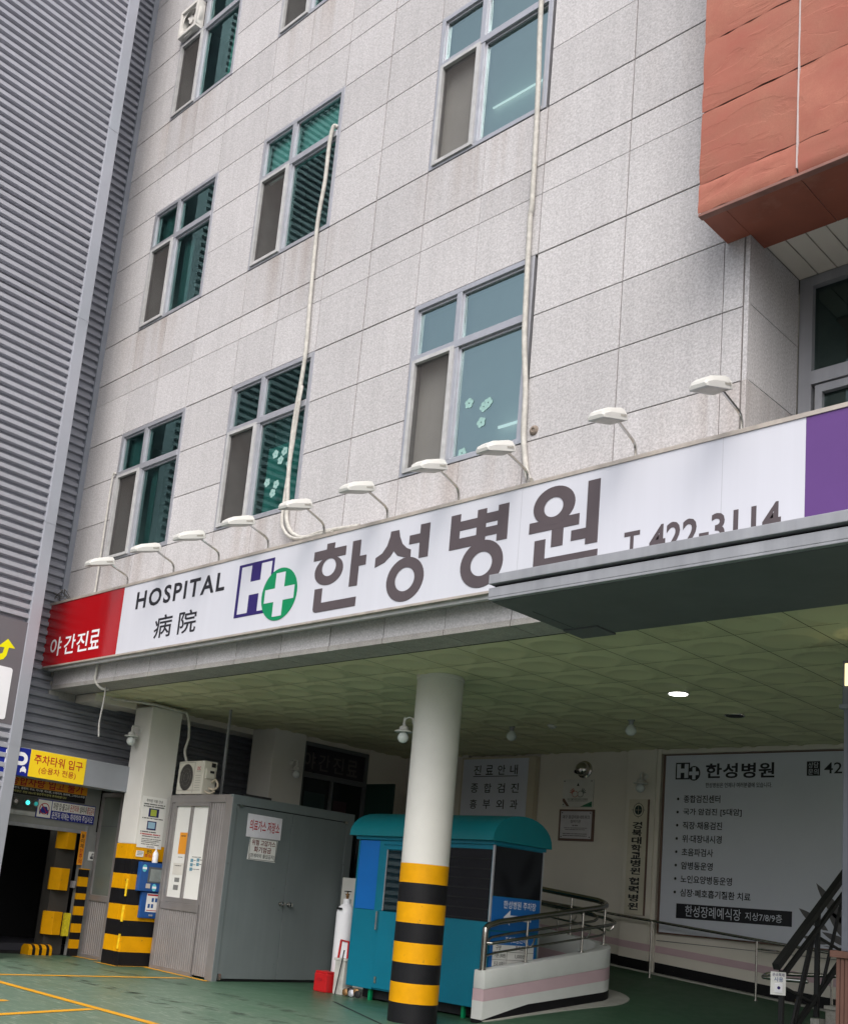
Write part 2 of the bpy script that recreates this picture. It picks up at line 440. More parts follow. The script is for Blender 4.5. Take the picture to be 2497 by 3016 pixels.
def floor_mat():
    m = M('green_floor_paint', (0.040, 0.105, 0.060), .38, var=.22, vs=.9)
    nt = m.node_tree; n = nt.nodes; l = nt.links; b = n['Principled BSDF']
    src = b.inputs['Base Color'].links[0].from_socket
    geo = n.new('ShaderNodeNewGeometry'); sep = n.new('ShaderNodeSeparateXYZ'); l.new(geo.outputs[0], sep.inputs[0])
    # traffic wear: greyer towards the street side of the lot, broken up by noise
    mr = n.new('ShaderNodeMapRange'); mr.inputs[1].default_value = 10.2; mr.inputs[2].default_value = 5.5
    l.new(sep.outputs[1], mr.inputs[0])
    t = n.new('ShaderNodeTexNoise'); t.inputs['Scale'].default_value = 2.2; t.inputs['Detail'].default_value = 10; t.inputs['Roughness'].default_value = .78
    l.new(geo.outputs[0], t.inputs['Vector'])
    mu = n.new('ShaderNodeMath'); mu.operation = 'MULTIPLY'; l.new(mr.outputs[0], mu.inputs[0]); l.new(t.outputs[0], mu.inputs[1])
    m2 = n.new('ShaderNodeMapRange'); m2.inputs[1].default_value = .08; m2.inputs[2].default_value = .42; m2.inputs[4].default_value = .8; l.new(mu.outputs[0], m2.inputs[0])
    mx = n.new('ShaderNodeMix'); mx.data_type = 'RGBA'; l.new(m2.outputs[0], mx.inputs[0]); l.new(src, mx.inputs[6]); mx.inputs[7].default_value = (.125, .18, .135, 1)
    # scuffs: short pale scratches
    mp = n.new('ShaderNodeMapping'); mp.inputs['Scale'].default_value = (4, 30, 1); mp.inputs['Rotation'].default_value = (0, 0, .75); l.new(geo.outputs[0], mp.inputs[0])
    t2 = n.new('ShaderNodeTexNoise'); t2.inputs['Scale'].default_value = 1.0; t2.inputs['Detail'].default_value = 6; t2.inputs['Roughness'].default_value = .75; l.new(mp.outputs[0], t2.inputs['Vector'])
    m3 = n.new('ShaderNodeMapRange'); m3.inputs[1].default_value = .54; m3.inputs[2].default_value = .66; l.new(t2.outputs[0], m3.inputs[0])
    mu2 = n.new('ShaderNodeMath'); mu2.operation = 'MULTIPLY'; l.new(m3.outputs[0], mu2.inputs[0]); l.new(m2.outputs[0], mu2.inputs[1])
    mx2 = n.new('ShaderNodeMix'); mx2.data_type = 'RGBA'; l.new(mu2.outputs[0], mx2.inputs[0]); l.new(mx.outputs[2], mx2.inputs[6]); mx2.inputs[7].default_value = (.40, .44, .37, 1)
    l.new(mx2.outputs[2], b.inputs['Base Color'])
    return m


floor_m = floor_mat()
ramp_m = M('green_ramp_paint', (0.030, 0.085, 0.045), .5, var=.18, vs=2)
line_m = M('yellow_floor_line', (0.62, 0.30, 0.012), .5, var=.12, vs=6, dirt=((.16, .15, .08), 9, .62, .72))

# ------------------------------------------------------------------ ground
FY, CZ, BY = 7.40, 3.752, 13.90
g = MB(); g.box(-150, 150, -150, 150, -0.3, -0.02); obj('ground', g, asphalt, kind='structure')
g = MB(); g.box(-14.93, 3, 1.5, 14.0, -0.018, 0.0)
floor = obj('parking_lot_floor', g, floor_m, kind='structure')


def rz(x, y): return max(-0.02, 0.13 * (y - 9.6) - 0.07 * (x + 8))


def line(p, q, w):
    p = Vector((p[0], p[1], 0)); q = Vector((q[0], q[1], 0)); d = (q - p).normalized(); s = Vector((-d.y, d.x, 0)) * w / 2
    mb = MB(); mb.face([p - s + Z * .004, q - s + Z * .004, q + s + Z * .004, p + s + Z * .004]); obj('yellow_line', mb, line_m, floor)


line((-12.06, 3.5), (-12.13, 8.62), .10); line((-14.87, 8.55), (-14.3, 8.60), .09); line((-14.05, 8.44), (-13.46, 8.43), .07)
line((-13.50, 8.45), (-13.52, 8.98), .06); line((-13.5, 8.90), (-11.82, 8.76), .09)
line((-12.6, 5.72), (-7.6, 5.66), .10); line((-8.55, 3.2), (-9.262, 5.6), .10); line((-9.6, 4.2), (-9.86, 5.05), .10)
b = MB(); b.face([(-9.9, 9.20, .003), (-9.87, 9.22, .003), (-8.0, 8.22, .003), (-8.03, 8.20, .003)]); obj('floor_joint', b, dark, floor)
tyre = M('tyre_mark', (.045, .06, .05), .6, var=.3, vs=8)
nt_ = tyre.node_tree; tr_ = nt_.nodes.new('ShaderNodeBsdfTransparent'); mx_ = nt_.nodes.new('ShaderNodeMixShader'); tn_ = nt_.nodes.new('ShaderNodeTexNoise'); tn_.inputs['Scale'].default_value = 5; tn_.inputs['Detail'].default_value = 8
mr_ = nt_.nodes.new('ShaderNodeMapRange'); mr_.inputs[1].default_value = .45; mr_.inputs[2].default_value = .72; mr_.inputs[4].default_value = .5; g_ = nt_.nodes.new('ShaderNodeNewGeometry')
nt_.links.new(g_.outputs[0], tn_.inputs['Vector']); nt_.links.new(tn_.outputs[0], mr_.inputs[0]); nt_.links.new(mr_.outputs[0], mx_.inputs[0]); nt_.links.new(tr_.outputs[0], mx_.inputs[1]); nt_.links.new(nt_.nodes['Principled BSDF'].outputs[0], mx_.inputs[2]); nt_.links.new(mx_.outputs[0], nt_.nodes['Material Output'].inputs[0])
for y0, bend in ((6.35, .5), (7.75, .35), (7.1, -.3)):
    b = MB(); pts = [(-14.7 + .6 * k, y0 + bend * math.sin(k * .28) ** 2) for k in range(14)]
    for k in range(13):
        (xa, ya), (xb, yb) = pts[k], pts[k + 1]; b.face([(xa, ya - .09, .0022), (xb, yb - .09, .0022), (xb, yb + .09, .0022), (xa, ya + .09, .0022)])
    obj('tyre_mark', b, tyre, floor)
# ramp that climbs along the back wall
g = MB()
xs = [-12.2, -11, -10, -9, -8, -7, -6, -5, -4.4]; ys = [8.8, 9.3, 10, 10.8, 11.6, 12.4, 13.2, 13.9]
for i in range(len(xs) - 1):
    for j in range(len(ys) - 1):
        if xs[i + 1] <= -8 and ys[j] < 12.3: continue
        if xs[i] < -8 and ys[j] < 12.3: continue
        q = [(xs[i], ys[j]), (xs[i + 1], ys[j]), (xs[i + 1], ys[j + 1]), (xs[i], ys[j + 1])]
        g.face([(x, y, rz(x, y) + .006) for x, y in q])
obj('ramp', g, ramp_m, kind='structure', smooth=True)

# ------------------------------------------------------------------ hospital building
HB = thing('hospital_building', 'pale granite clad hospital building with teal windows above a parking undercroft', 'building', (-8, 7.6, 0))
XC = [-14.55, -13.6, -12.83, -12.02, -10.97, -10.19, -9.37, -8.555, -7.745, -6.92, -6.11, -5.12, -4.134, -3.952]
ZR = [3.80, 4.22, 4.87, 5.52, 6.17, 6.82, 7.475, 8.13, 8.465, 9.11, 9.765, 10.405, 11.045, 11.685, 12.005, 12.65, 13.3, 13.945, 14.585, 15.225, 15.545, 16.19]
WX = [(-13.6, -12.02), (-10.97, -9.37), (-7.745, -6.11)]
WZ = [(5.52, 7.475), (9.11, 11.045), (12.65, 14.585)]


def in_win(x0, x1, z0, z1):
    for a, b in WX:
        for c, d in WZ:
            if x0 >= a - .01 and x1 <= b + .01 and z0 >= c - .01 and z1 <= d + .01: return True
    return False


pm = {}
core = MB()
for i in range(len(XC) - 1):
    for j in range(len(ZR) - 1):
        x0, x1, z0, z1 = XC[i], XC[i + 1], ZR[j], ZR[j + 1]
        if in_win(x0, x1, z0, z1): continue
        if x0 > -4.2 and z0 > 6.75: continue
        core.box(x0, x1, FY + .012, FY + .20, z0, z1)
        key = (round(x1 - x0, 2), round(z1 - z0, 2))
        if key not in pm:
            b = MB(); gp = .0052; b.box(gp, key[0] - gp, 0, .016, gp, key[1] - gp)
            pm[key] = mesh_of('granite_panel', b, granite, Vector((0, 0, 0)), bevel=.003)
        inst('granite_panel', pm[key], HB, (x0, FY + random.uniform(-.0004, .0004), z0))
core.box(-14.62, -14.553, FY - .004, FY + .20, 3.8, 16.2)
obj('wall_core', core, joint, HB)
# corner strip beside the recess, jamb, head and sill of the recess
b = MB(); b.box(-3.942, -3.904, FY - .004, FY + .03, 4.0, 6.80); obj('corner_strip', b, granite, HB)
for z0, z1 in ((3.9, 4.87), (4.87, 5.53), (5.53, 6.186), (6.186, 6.82)):
    b = MB(); b.box(-3.934, -3.904, FY + .032, 8.27, z0 + .004, z1 - .004); obj('granite_panel', b, granite, HB)
b = MB(); b.box(-4.5, 3.0, FY + .2, 8.27, 3.95, 4.05); b.box(-3.93, 3.0, 8.34, 8.6, 3.95, 9); b.box(-4.2, 3.0, 7.65, 8.6, 6.9, 9); obj('recess_backing', b, concrete, HB)
for k in range(36):
    x = -3.90 + k * .165
    b = MB(); b.box(x + .004, x + .158, 7.632, 8.268, 6.815, 6.84); obj('soffit_slat', b, cream, HB)
# recess window
for wx in (-3.89, -2.05, -0.2):
    f = MB()
    f.box(wx, wx + .11, 8.27, 8.36, 4.1, 6.81); f.box(wx + 1.73, wx + 1.84, 8.27, 8.36, 4.1, 6.81)
    f.box(wx + .11, wx + 1.73, 8.27, 8.36, 6.72, 6.81); f.box(wx + .11, wx + 1.73, 8.26, 8.36, 5.80, 5.92)
    f.box(wx + .14, wx + .20, 8.28, 8.34, 4.1, 5.79); f.box(wx + 1.64, wx + 1.70, 8.28, 8.34, 4.1, 5.79)
    f.box(wx + .20, wx + 1.64, 8.28, 8.34, 5.72, 5.79); f.box(wx + .20, wx + 1.64, 8.28, 8.34, 5.02, 5.10)
    wf = obj('window', f, gray_c, HB)
    for a, c, e, h in ((wx + .11, wx + 1.73, 5.92, 6.72), (wx + .2, wx + 1.64, 5.10, 5.72), (wx + .2, wx + 1.64, 4.1, 5.02)):
        p = MB(); p.face([(a, 8.33, e), (c, 8.33, e), (c, 8.33, h), (a, 8.33, h)]); obj('pane', p, gl_d, wf)
    p = MB(); p.box(wx + .75, wx + 1.6, 8.50, 8.51, 4.1, 5.62); obj('blind', p, blind, wf)
# red stone oriel above the recess
RXL = [-4.11, -3.30, -2.48, -1.66, -.84, -.02, .8, 1.62]
RZL = [6.80, 7.06, 7.715, 8.365, 9.0, 9.65, 10.3, 10.95, 11.6, 12.25, 12.9, 13.55]
for i in range(len(RXL) - 1):
    for j in range(len(RZL) - 1):
        x0, x1, z0, z1 = RXL[i] + (.006 if i else 0), RXL[i + 1] - .006, RZL[j], RZL[j + 1]
        rr = random.Random(i * 31 + j); nx, nz = 8, 6; b = MB(); idx = {}
        for p in range(nx + 1):
            for q in range(nz + 1):
                edge = q in (0, nz)
                x = x0 + (x1 - x0) * p / nx; z = z0 + .0035 + (z1 - z0 - .007) * q / nz
                if edge and 0 < p < nx: z += rr.uniform(-.004, .003) * (1 if q == 0 else 1)
                y = 6.93 - rr.uniform(0, .014) + (.006 if edge else -.004)
                idx[p, q] = len(b.v); b.v.append(Vector((x, y, z)))
        for p in range(nx):
            for q in range(nz):
                b.f.append([idx[p, q], idx[p + 1, q], idx[p + 1, q + 1], idx[p, q + 1]]); b.m.append(0)
        obj('red_stone_panel', b, redstone, HB, smooth=True)
b = MB(); b.box(-4.11, 1.7, 6.95, 7.40, 6.87, 13.6); b.box(-4.10, 1.7, 6.945, 7.40, 6.806, 6.87)
obj('oriel_body', b, redtrim, HB)
for x in RXL[1:-1]:
    b = MB(); b.box(x - .0055, x + .0055, 6.912, 6.945, 6.84, 13.5); obj('sealant_joint', b, sealant, HB)
b = MB(); b.box(-4.11, 1.7, 6.925, 6.985, 6.775, 6.80); obj('edge_trim', b, redtrim, HB, bevel=.004)
for i in range(len(RXL) - 1):
    b = MB(); x0, x1 = RXL[i] + .003, RXL[i + 1] - .003
    if i == 0:
        b.box(-4.107, -3.906, 6.988, 7.398, 6.788, 6.804); b.box(-3.903, x1, 6.988, 7.63, 6.788, 6.804)
    else: b.box(x0, x1, 6.988, 7.63, 6.788, 6.804)
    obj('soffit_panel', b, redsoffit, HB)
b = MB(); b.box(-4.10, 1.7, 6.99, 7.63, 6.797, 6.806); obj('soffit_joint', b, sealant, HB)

# windows
wf = MB(); ww, wh = 1.6, 1.945
def wbox(mb, x0, x1, z0, z1, y0=-.006, y1=.07): mb.box(x0, x1, y0, y1, z0, z1)
wbox(wf, 0, .06, 0, wh); wbox(wf, ww - .06, ww, 0, wh); wbox(wf, .06, ww - .06, wh - .055, wh); wbox(wf, .06, ww - .06, 0, .05)
wbox(wf, .60, .69, .05, 1.27); wbox(wf, .61, .68, 1.35, wh - .055); wbox(wf, .06, ww - .06, 1.27, 1.35, -.012)
for (a, c, e, h) in ((.06, .61, 1.35, 1.89), (.68, 1.54, 1.35, 1.89), (.69, 1.54, .05, 1.27)):
    wbox(wf, a, a + .022, e, h, .02, .055); wbox(wf, c - .022, c, e, h, .02, .055); wbox(wf, a + .022, c - .022, h - .026, h, .02, .055); wbox(wf, a + .022, c - .022, e, e + .022, .02, .055)
m_frame = mesh_of('window', wf, alu, Vector((0, 0, 0)), bevel=.004)
m_panes = []; m_panes_r = []
for (a, c, e, h) in ((.082, .588, 1.372, 1.864), (.702, 1.518, 1.372, 1.864), (.712, 1.518, .072, 1.244)):
    p = MB(); p.face([(a, .045, e), (c, .045, e), (c, .045, h), (a, .045, h)]); m_panes.append(mesh_of('pane', p, gl_m, Vector((0, 0, 0)))); m_panes_r.append(mesh_of('pane', p, gl_r, Vector((0, 0, 0))))
p = MB(); p.face([(.10, .012, .07), (.59, .012, .07), (.59, .012, 1.25), (.10, .012, 1.25)]); m_scr = mesh_of('insect_screen', p, mesh_m, Vector((0, 0, 0)))
p = MB()
for (a, c, e, h) in ((.055, .10, .03, 1.29), (.59, .635, .03, 1.29), (.10, .59, .03, .07), (.10, .59, 1.25, 1.29)): p.box(a, c, -.028, .02, e, h)
m_sash = mesh_of('screen_sash', p, alu_w, Vector((0, 0, 0)), bevel=.003)
p = MB(); p.add([(0.03, .07, .02), (ww - .03, .07, .02), (ww - .03, .75, .02), (.03, .75, .02), (.03, .07, wh - .02), (ww - .03, .07, wh - .02), (ww - .03, .75, wh - .02), (.03, .75, wh - .02)],
                [(0, 1, 2, 3), (4, 7, 6, 5), (3, 2, 6, 7), (0, 3, 7, 4), (1, 5, 6, 2)])
m_room = mesh_of('room_interior', p, room, Vector((0, 0, 0)))


def folded(u0, u1, v0, v1, y, amp=.02, n=24, lean=0.0):
    c = MB()
    for k in range(n):
        a = u0 + (u1 - u0) * k / n; e = u0 + (u1 - u0) * (k + 1) / n
        ya = y + amp * math.sin(k * 1.7); yb = y + amp * math.sin((k + 1) * 1.7)
        fa = 1 - lean * (1 - k / n)
        c.face([(a, ya, v0), (e, yb, v0), (e + lean * (u1 - e) * .6, yb, v1), (a + lean * (u1 - a) * .6, ya, v1)])
    return c


for ix, (wx0, wx1) in enumerate(WX):
    for iz, (wz0, wz1) in enumerate(WZ):
        if ix == 2 and iz == 2: pass
        loc = (wx0 + .005, FY, wz0 + .005)
        wo_ = inst('window', m_frame, HB, loc)
        for k, me in enumerate(m_panes_r if ix == 2 else m_panes):
            if (ix, iz, k) == (0, 2, 0): continue
            inst('pane', me, wo_, loc)
        inst('insect_screen', m_scr, wo_, loc); inst('screen_sash', m_sash, wo_, loc); inst('room_interior', m_room, wo_, loc)
        if ix == 2:      # bright blinds
            c = folded(.04, 1.56, .06, 1.9, .14 if iz == 0 else .12, .004, 10)
            inst('blind', mesh_of('blind', c, blind, Vector((0, 0, 0))), wo_, loc)
        if ix == 1 and iz == 1:
            c = folded(.04, 1.56, 1.30, 1.9, .13, .006, 12); inst('blind', mesh_of('blind', c, blind, Vector((0, 0, 0))), wo_, loc)
        if ix == 2 and iz < 2:   # ceiling tube seen through the glass
            c = MB(); c.box(.80 if iz else 1.22, 1.51, .085, .10, .445 if iz else .275, .46 if iz else .30)
            inst('tube_light', mesh_of('tube_light', c, tube_m, Vector((0, 0, 0))), wo_, loc)
        if ix == 0 and iz == 2:
            c = folded(1.22, 1.55, .06, 1.27, .13, .02, 9, .5); inst('curtain', mesh_of('curtain', c, curt_g, Vector((0, 0, 0)), smooth=True), wo_, loc)
        if ix == 0 and iz < 2:
            c = folded(.04, .60, 1.36, 1.9, .15, .02, 12); inst('curtain', mesh_of('curtain', c, curt_s, Vector((0, 0, 0)), smooth=True), wo_, loc)
            c = folded(.70, .86 + .1 * iz, .06, 1.27, .17, .02, 7); inst('curtain', mesh_of('curtain', c, curt_s, Vector((0, 0, 0)), smooth=True), wo_, loc)
        if ix == 1 and iz == 0:
            c = folded(.72, 1.53, .06, .98, .16, .004, 6); inst('blind', mesh_of('blind', c, M('teal_blind', (.26, .50, .45), .9), Vector((0, 0, 0))), wo_, loc)
        if iz == 0 and ix in (1, 2):   # flower stickers on the lower pane
            frw = Fr((loc[0], FY + .041, loc[2]), (1, 0)); c = MB()
            pts = ((1.02, .80), (1.13, .70), (1.19, .80), (.92, .46), (1.10, .40), (1.05, .30), (1.33, .14), (1.30, .62)) if ix == 1 else ((.86, .62), (1.06, .53), (1.11, .56), (1.04, .37), (.82, .10))
            for (u, v) in pts:
                for q in range(5):
                    c.disc(frw, u + .032 * math.cos(q * 1.257 + u * 9), v + .032 * math.sin(q * 1.257 + u * 9), .026, .026, .0, .001 + .0001 * q, 8)
            o = obj('flower_sticker', c, decal, HB); o.parent = wo_; o.location = W[HB.name] - Vector(loc)

# fascia below the sign, stone soffit, ceiling
for i in range(len(XC) - 2):
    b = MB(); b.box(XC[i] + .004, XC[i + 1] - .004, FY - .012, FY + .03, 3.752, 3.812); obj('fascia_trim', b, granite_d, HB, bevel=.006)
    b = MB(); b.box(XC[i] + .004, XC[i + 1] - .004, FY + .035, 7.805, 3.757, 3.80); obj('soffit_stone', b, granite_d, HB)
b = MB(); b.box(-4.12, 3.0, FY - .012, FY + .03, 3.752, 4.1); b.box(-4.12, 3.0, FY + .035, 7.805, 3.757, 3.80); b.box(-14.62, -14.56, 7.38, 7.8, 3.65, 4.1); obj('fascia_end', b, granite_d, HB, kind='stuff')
b = MB(); n = 26; c0 = (.33, .322)
fs = MB(); rings = ((.30, 0.0), (.275, -.016), (.225, -.019), (.195, -.003))
vs = [(.004, .004, 0), (.656, .004, 0), (.656, .640, 0), (.004, .640, 0)]
for r, h in rings:
    for k in range(n): vs.append((c0[0] + r * math.cos(2 * math.pi * k / n), c0[1] + r * math.sin(2 * math.pi * k / n), h))
fl = []
for q in range(3):
    for k in range(n):
        a = 4 + q * n + k; e = 4 + q * n + (k + 1) % n; fl.append((a, a + n, e + n, e))
fl.append(tuple(4 + 3 * n + k for k in range(n))[::-1])
# flat field round the ring
cor = [1, 2, 3, 0]
for k in range(n):
    th = 2 * math.pi * (k + .5) / n
    def cq(t):
        t = t % (2 * math.pi)
        return 2 if 0 <= t < math.pi / 2 else 3 if t < math.pi else 0 if t < 1.5 * math.pi else 1
    fl.append((4 + k, 4 + (k + 1) % n, cq(th)))
vs_s = list(vs)
fs.add(vs_s, fl)
# close the small triangles between quadrants
for k, (a, e) in ((0, (1, 2)), (n // 4, (2, 3)), (n // 2, (3, 0)), (3 * n // 4, (0, 1))):
    kk = round(k) % n
    fs.f.append([4 + kk, a, e]); fs.m.append(0)
m_ceil = mesh_of('ceiling_panel', fs, ceil_m, Vector((0, 0, 0)))
bmx = bmesh.new(); bmx.from_mesh(m_ceil); bmesh.ops.recalc_face_normals(bmx, faces=bmx.faces); bmx.to_mesh(m_ceil); bmx.free()
m_ceil.polygons.foreach_set('use_smooth', [True] * len(m_ceil.polygons)); m_ceil.set_sharp_from_angle(angle=math.radians(40))
CX = [-3.84 + .66 * k for k in range(-16, 10)]; CYS = [7.81 + .644 * k for k in range(10)]
for x in CX:
    for y in CYS:
        if x > 2.2 or y + .644 > 14.3: continue
        inst('ceiling_panel', m_ceil, HB, (x, y, CZ))
b = MB(); b.box(-14.9, 3.0, 7.60, 14.3, CZ + .012, CZ + .10); obj('ceiling_backing', b, dark, HB)
b = MB(); b.box(-14.56, -14.0, 7.81, 8.5, 3.64, CZ - .003); b.box(-14.56, -14.12, 8.5, 13.9, 3.66, CZ - .003); obj('bulkhead', b, cream, HB)
b = MB(); b.box(-14.62, 3, 7.9, 14.3, 16.2, 16.3); b.box(-14.62, 3, 14.0, 14.3, CZ + .1, 16.2); obj('building_rear', b, concrete, HB)

# ------------------------------------------------------------------ sign board over the undercroft
SY = 7.2
FS = Fr((0, SY, 0), (1, 0))
SG = thing('signboard', 'long white hospital signboard with red left end and purple right end', 'signboard', (-8.5, SY, 4.0))
b = MB(); b.box(-14.69, 2.5, SY + .004, SY + .19, 4.045, 4.975); obj('sign_box', b, granite_d, SG)
b = MB(); b.fbox(FS, -14.70, 2.5, 4.965, 5.0, -.19, .012); b.fbox(FS, -14.70, 2.5, 4.022, 4.045, -.19, .012); b.fbox(FS, -14.715, -14.69, 4.022, 5.0, -.19, .012)
obj('sign_frame', b, M('sign_frame_metal', (.44, .40, .36), .5, .3, var=.2, vs=8), SG)
b = MB(); b.box(-14.4, 2.5, SY + .03, SY + .07, 3.985, 4.022); obj('bottom_rail', b, alu_w, SG)
for nm, u0, u1, mt in (('red_panel', -14.69, -12.553, redface), ('white_panel', -12.552, -3.321, whiteg), ('purple_panel', -3.320, 2.5, purple)):
    b = MB(); b.fbox(FS, u0, u1, 4.045, 4.965, -.004, .002); obj(nm, b, mt, SG)
w0, w1 = .001, .006
L = MB()
L.prism(FS, [(-8.52, 4.88), (-8.396, 4.878), (-8.396, 4.814), (-8.212, 4.812), (-8.212, 4.712), (-8.715, 4.712), (-8.715, 4.816), (-8.52, 4.818)], w0, w1)
L.ring(FS, -8.455, 4.575, .222, .158, .109, .098, w0, w1 + .0006, hc=(-8.455, 4.612))
L.prism(FS, [(-8.116, 4.84), (-7.992, 4.838), (-7.992, 4.662), (-7.892, 4.660), (-7.892, 4.556), (-7.992, 4.556), (-7.992, 4.346), (-8.116, 4.350)], w0, w1)
L.prism(FS, [(-8.648, 4.392), (-8.526, 4.390), (-8.526, 4.230), (-7.990, 4.228), (-7.990, 4.130), (-8.60, 4.130), (-8.635, 4.142), (-8.648, 4.17)], w0, w1)
obj('lettering', L, ink, SG)
L = MB()
L.prism(FS, [(-7.562, 4.846), (-7.447, 4.843), (-7.428, 4.77), (-7.385, 4.69), (-7.32, 4.635), (-7.262, 4.61), (-7.258, 4.53), (-7.35, 4.545), (-7.44, 4.575), (-7.500, 4.632), (-7.54, 4.585), (-7.62, 4.53), (-7.752, 4.497), (-7.752, 4.598), (-7.66, 4.634), (-7.60, 4.70), (-7.567, 4.79)], w0, w1)
L.prism(FS, [(-7.152, 4.847), (-7.026, 4.845), (-7.026, 4.502), (-7.146, 4.504), (-7.150, 4.664), (-7.292, 4.665), (-7.292, 4.756), (-7.152, 4.756)], w0, w1)
L.ring(FS, -7.309, 4.312, .253, .226, .131, .121, w0, w1 + .0006)
obj('lettering', L, ink, SG)
L = MB()
for (a, c, e, h) in ((-6.754, -6.635, 4.510, 4.854), (-6.428, -6.318, 4.515, 4.853), (-6.180, -6.058, 4.512, 4.855)): L.fbox(FS, a, c, e, h, w0, w1)
for (a, c, e, h) in ((-6.635, -6.428, 4.686, 4.778), (-6.635, -6.428, 4.510, 4.610), (-6.318, -6.180, 4.708, 4.802), (-6.318, -6.180, 4.580, 4.665)): L.fbox(FS, a, c, e, h, w0, w1 - .0006)
L.ring(FS, -6.338, 4.318, .253, .227, .128, .116, w0, w1 + .0006)
obj('lettering', L, ink, SG)
L = MB()
L.ring(FS, -5.553, 4.727, .222, .176, .102, .090, w0, w1 + .0006, hc=(-5.556, 4.712))
L.fbox(FS, -5.809, -5.279, 4.505, 4.604, w0, w1); L.fbox(FS, -5.561, -5.438, 4.345, 4.505, w0, w1 - .0006)
L.fbox(FS, -5.206, -5.083, 4.312, 4.877, w0, w1); L.fbox(FS, -5.354, -5.206, 4.366, 4.46, w0, w1 - .0006)
L.fbox(FS, -5.740, -5.623, 4.165, 4.43, w0, w1); L.fbox(FS, -5.623, -5.076, 4.165, 4.253, w0, w1 - .0006)
obj('lettering', L, ink, SG)
text(FS, 'HOSPITAL', -12.215, -10.30, 4.612, 4.850, inkb, SG, .045, .004, 1.2)
text(FS, '病', -11.70, -11.31, 4.165, 4.462, inkb, SG, .02, .004); text(FS, '院', -11.17, -10.79, 4.165, 4.458, inkb, SG, .02, .004)
for ch, u0, u1 in (('야', -14.375, -14.06), ('간', -13.975, -13.67), ('진', -13.63, -13.33), ('료', -13.285, -13.02)):
    text(FS, ch, u0, u1, 4.177, 4.452, wt, SG, .022, .004)
text(FS, 'T.', -4.822, -4.63, 4.115, 4.345, ink, SG, .035, .004)
text(FS, '422-3114', -4.585, -3.494, 4.115, 4.358, ink, SG, .04, .004)
# H and cross emblem
b = MB(); b.fbox(FS, -10.04, -9.395, 4.238, 4.872, .001, .005); obj('emblem_square', b, navy, SG)
b = MB(); b.fbox(FS, -9.985, -9.80, 4.275, 4.838, .001, .0065); b.fbox(FS, -9.62, -9.435, 4.275, 4.838, .001, .0065); b.fbox(FS, -9.80, -9.62, 4.485, 4.642, .001, .0065)
obj('emblem_letter', b, whiteg, SG)
b = MB(); b.disc(FS, -9.250, 4.425, .305, .302, .001, .008, 40); obj('emblem_disc', b, green, SG)
b = MB(); b.fbox(FS, -9.328, -9.170, 4.170, 4.672, .001, .0095); b.fbox(FS, -9.498, -9.328, 4.342, 4.498, .001, .0095); b.fbox(FS, -9.170, -8.990, 4.346, 4.498, .001, .0095)
obj('emblem_cross', b, whiteg, SG)
seam_m = M('panel_seam_grey', (.44, .45, .5), .5)
for u in (-5.92, -3.975):
    b = MB(); b.fbox(FS, u, u + .005, 4.05, 4.96, .0015, .0026); obj('panel_seam', b, seam_m, SG)

ck = M('crumbling_caulk', (.55, .53, .48), .8, var=.2, vs=20); rr = random.Random(3)
b = MB()
for k in range(60):
    x = -7.6 + 3.9 * rr.random() ** .7; b.box(x, x + rr.uniform(.02, .09), 7.36, 7.392, 5.0, 5.0 + rr.uniform(.015, .05))
obj('caulk', b, ck, SG, kind='stuff')
# ten lamps along the top of the sign
LX = [-12.62, -11.54, -10.58, -9.64, -8.68, -7.71, -6.75, -5.92, -4.80, -3.86]
LB = ['leftmost white sign lamp, standing over the red end of the signboard',
      'white sign lamp on a bent arm above the letters HOSPITAL',
      'white sign lamp above the last letter of HOSPITAL, left of the emblem',
      'white sign lamp standing over the blue H and green cross emblem',
      'white sign lamp in front of the curling cream pipe, above the first large letter',
      'white sign lamp between the first and second large grey letters',
      'white sign lamp at the lower left corner of the right hand window',
      'white sign lamp at the foot of the long cream pipe',
      'white sign lamp on bare granite between the pipe and the corner lamp',
      'rightmost white sign lamp, at the granite corner near the purple panel']
LT = thing('sign_lamp', LB[0], 'lamp', (LX[0], 7.27, 4.98), 'sign lamps along the signboard')
b = MB(); x = LX[0]
b.tube([(x, 7.27, 4.98), (x, 7.262, 5.09), (x, 7.245, 5.13), (x, 7.21, 5.155), (x, 6.98, 5.225), (x, 6.93, 5.235)], .0135, 8); b.lathe((x, 7.27, 4.98), [(.04, 0), (.04, .012), (.016, .016)], 12)
obj('lamp_arm', b, chrome, LT, smooth=True)


def P_(du, dv, dw):       # lamp head frame: du along head (outwards, downwards), dv across, dw normal
    a = Vector((0, -.955, -.296)); c = Vector((1, 0, 0)); e = a.cross(c); e = -e if e.z < 0 else e
    return Vector((x, 6.99, 5.235)) + a * du + c * dv + e * dw


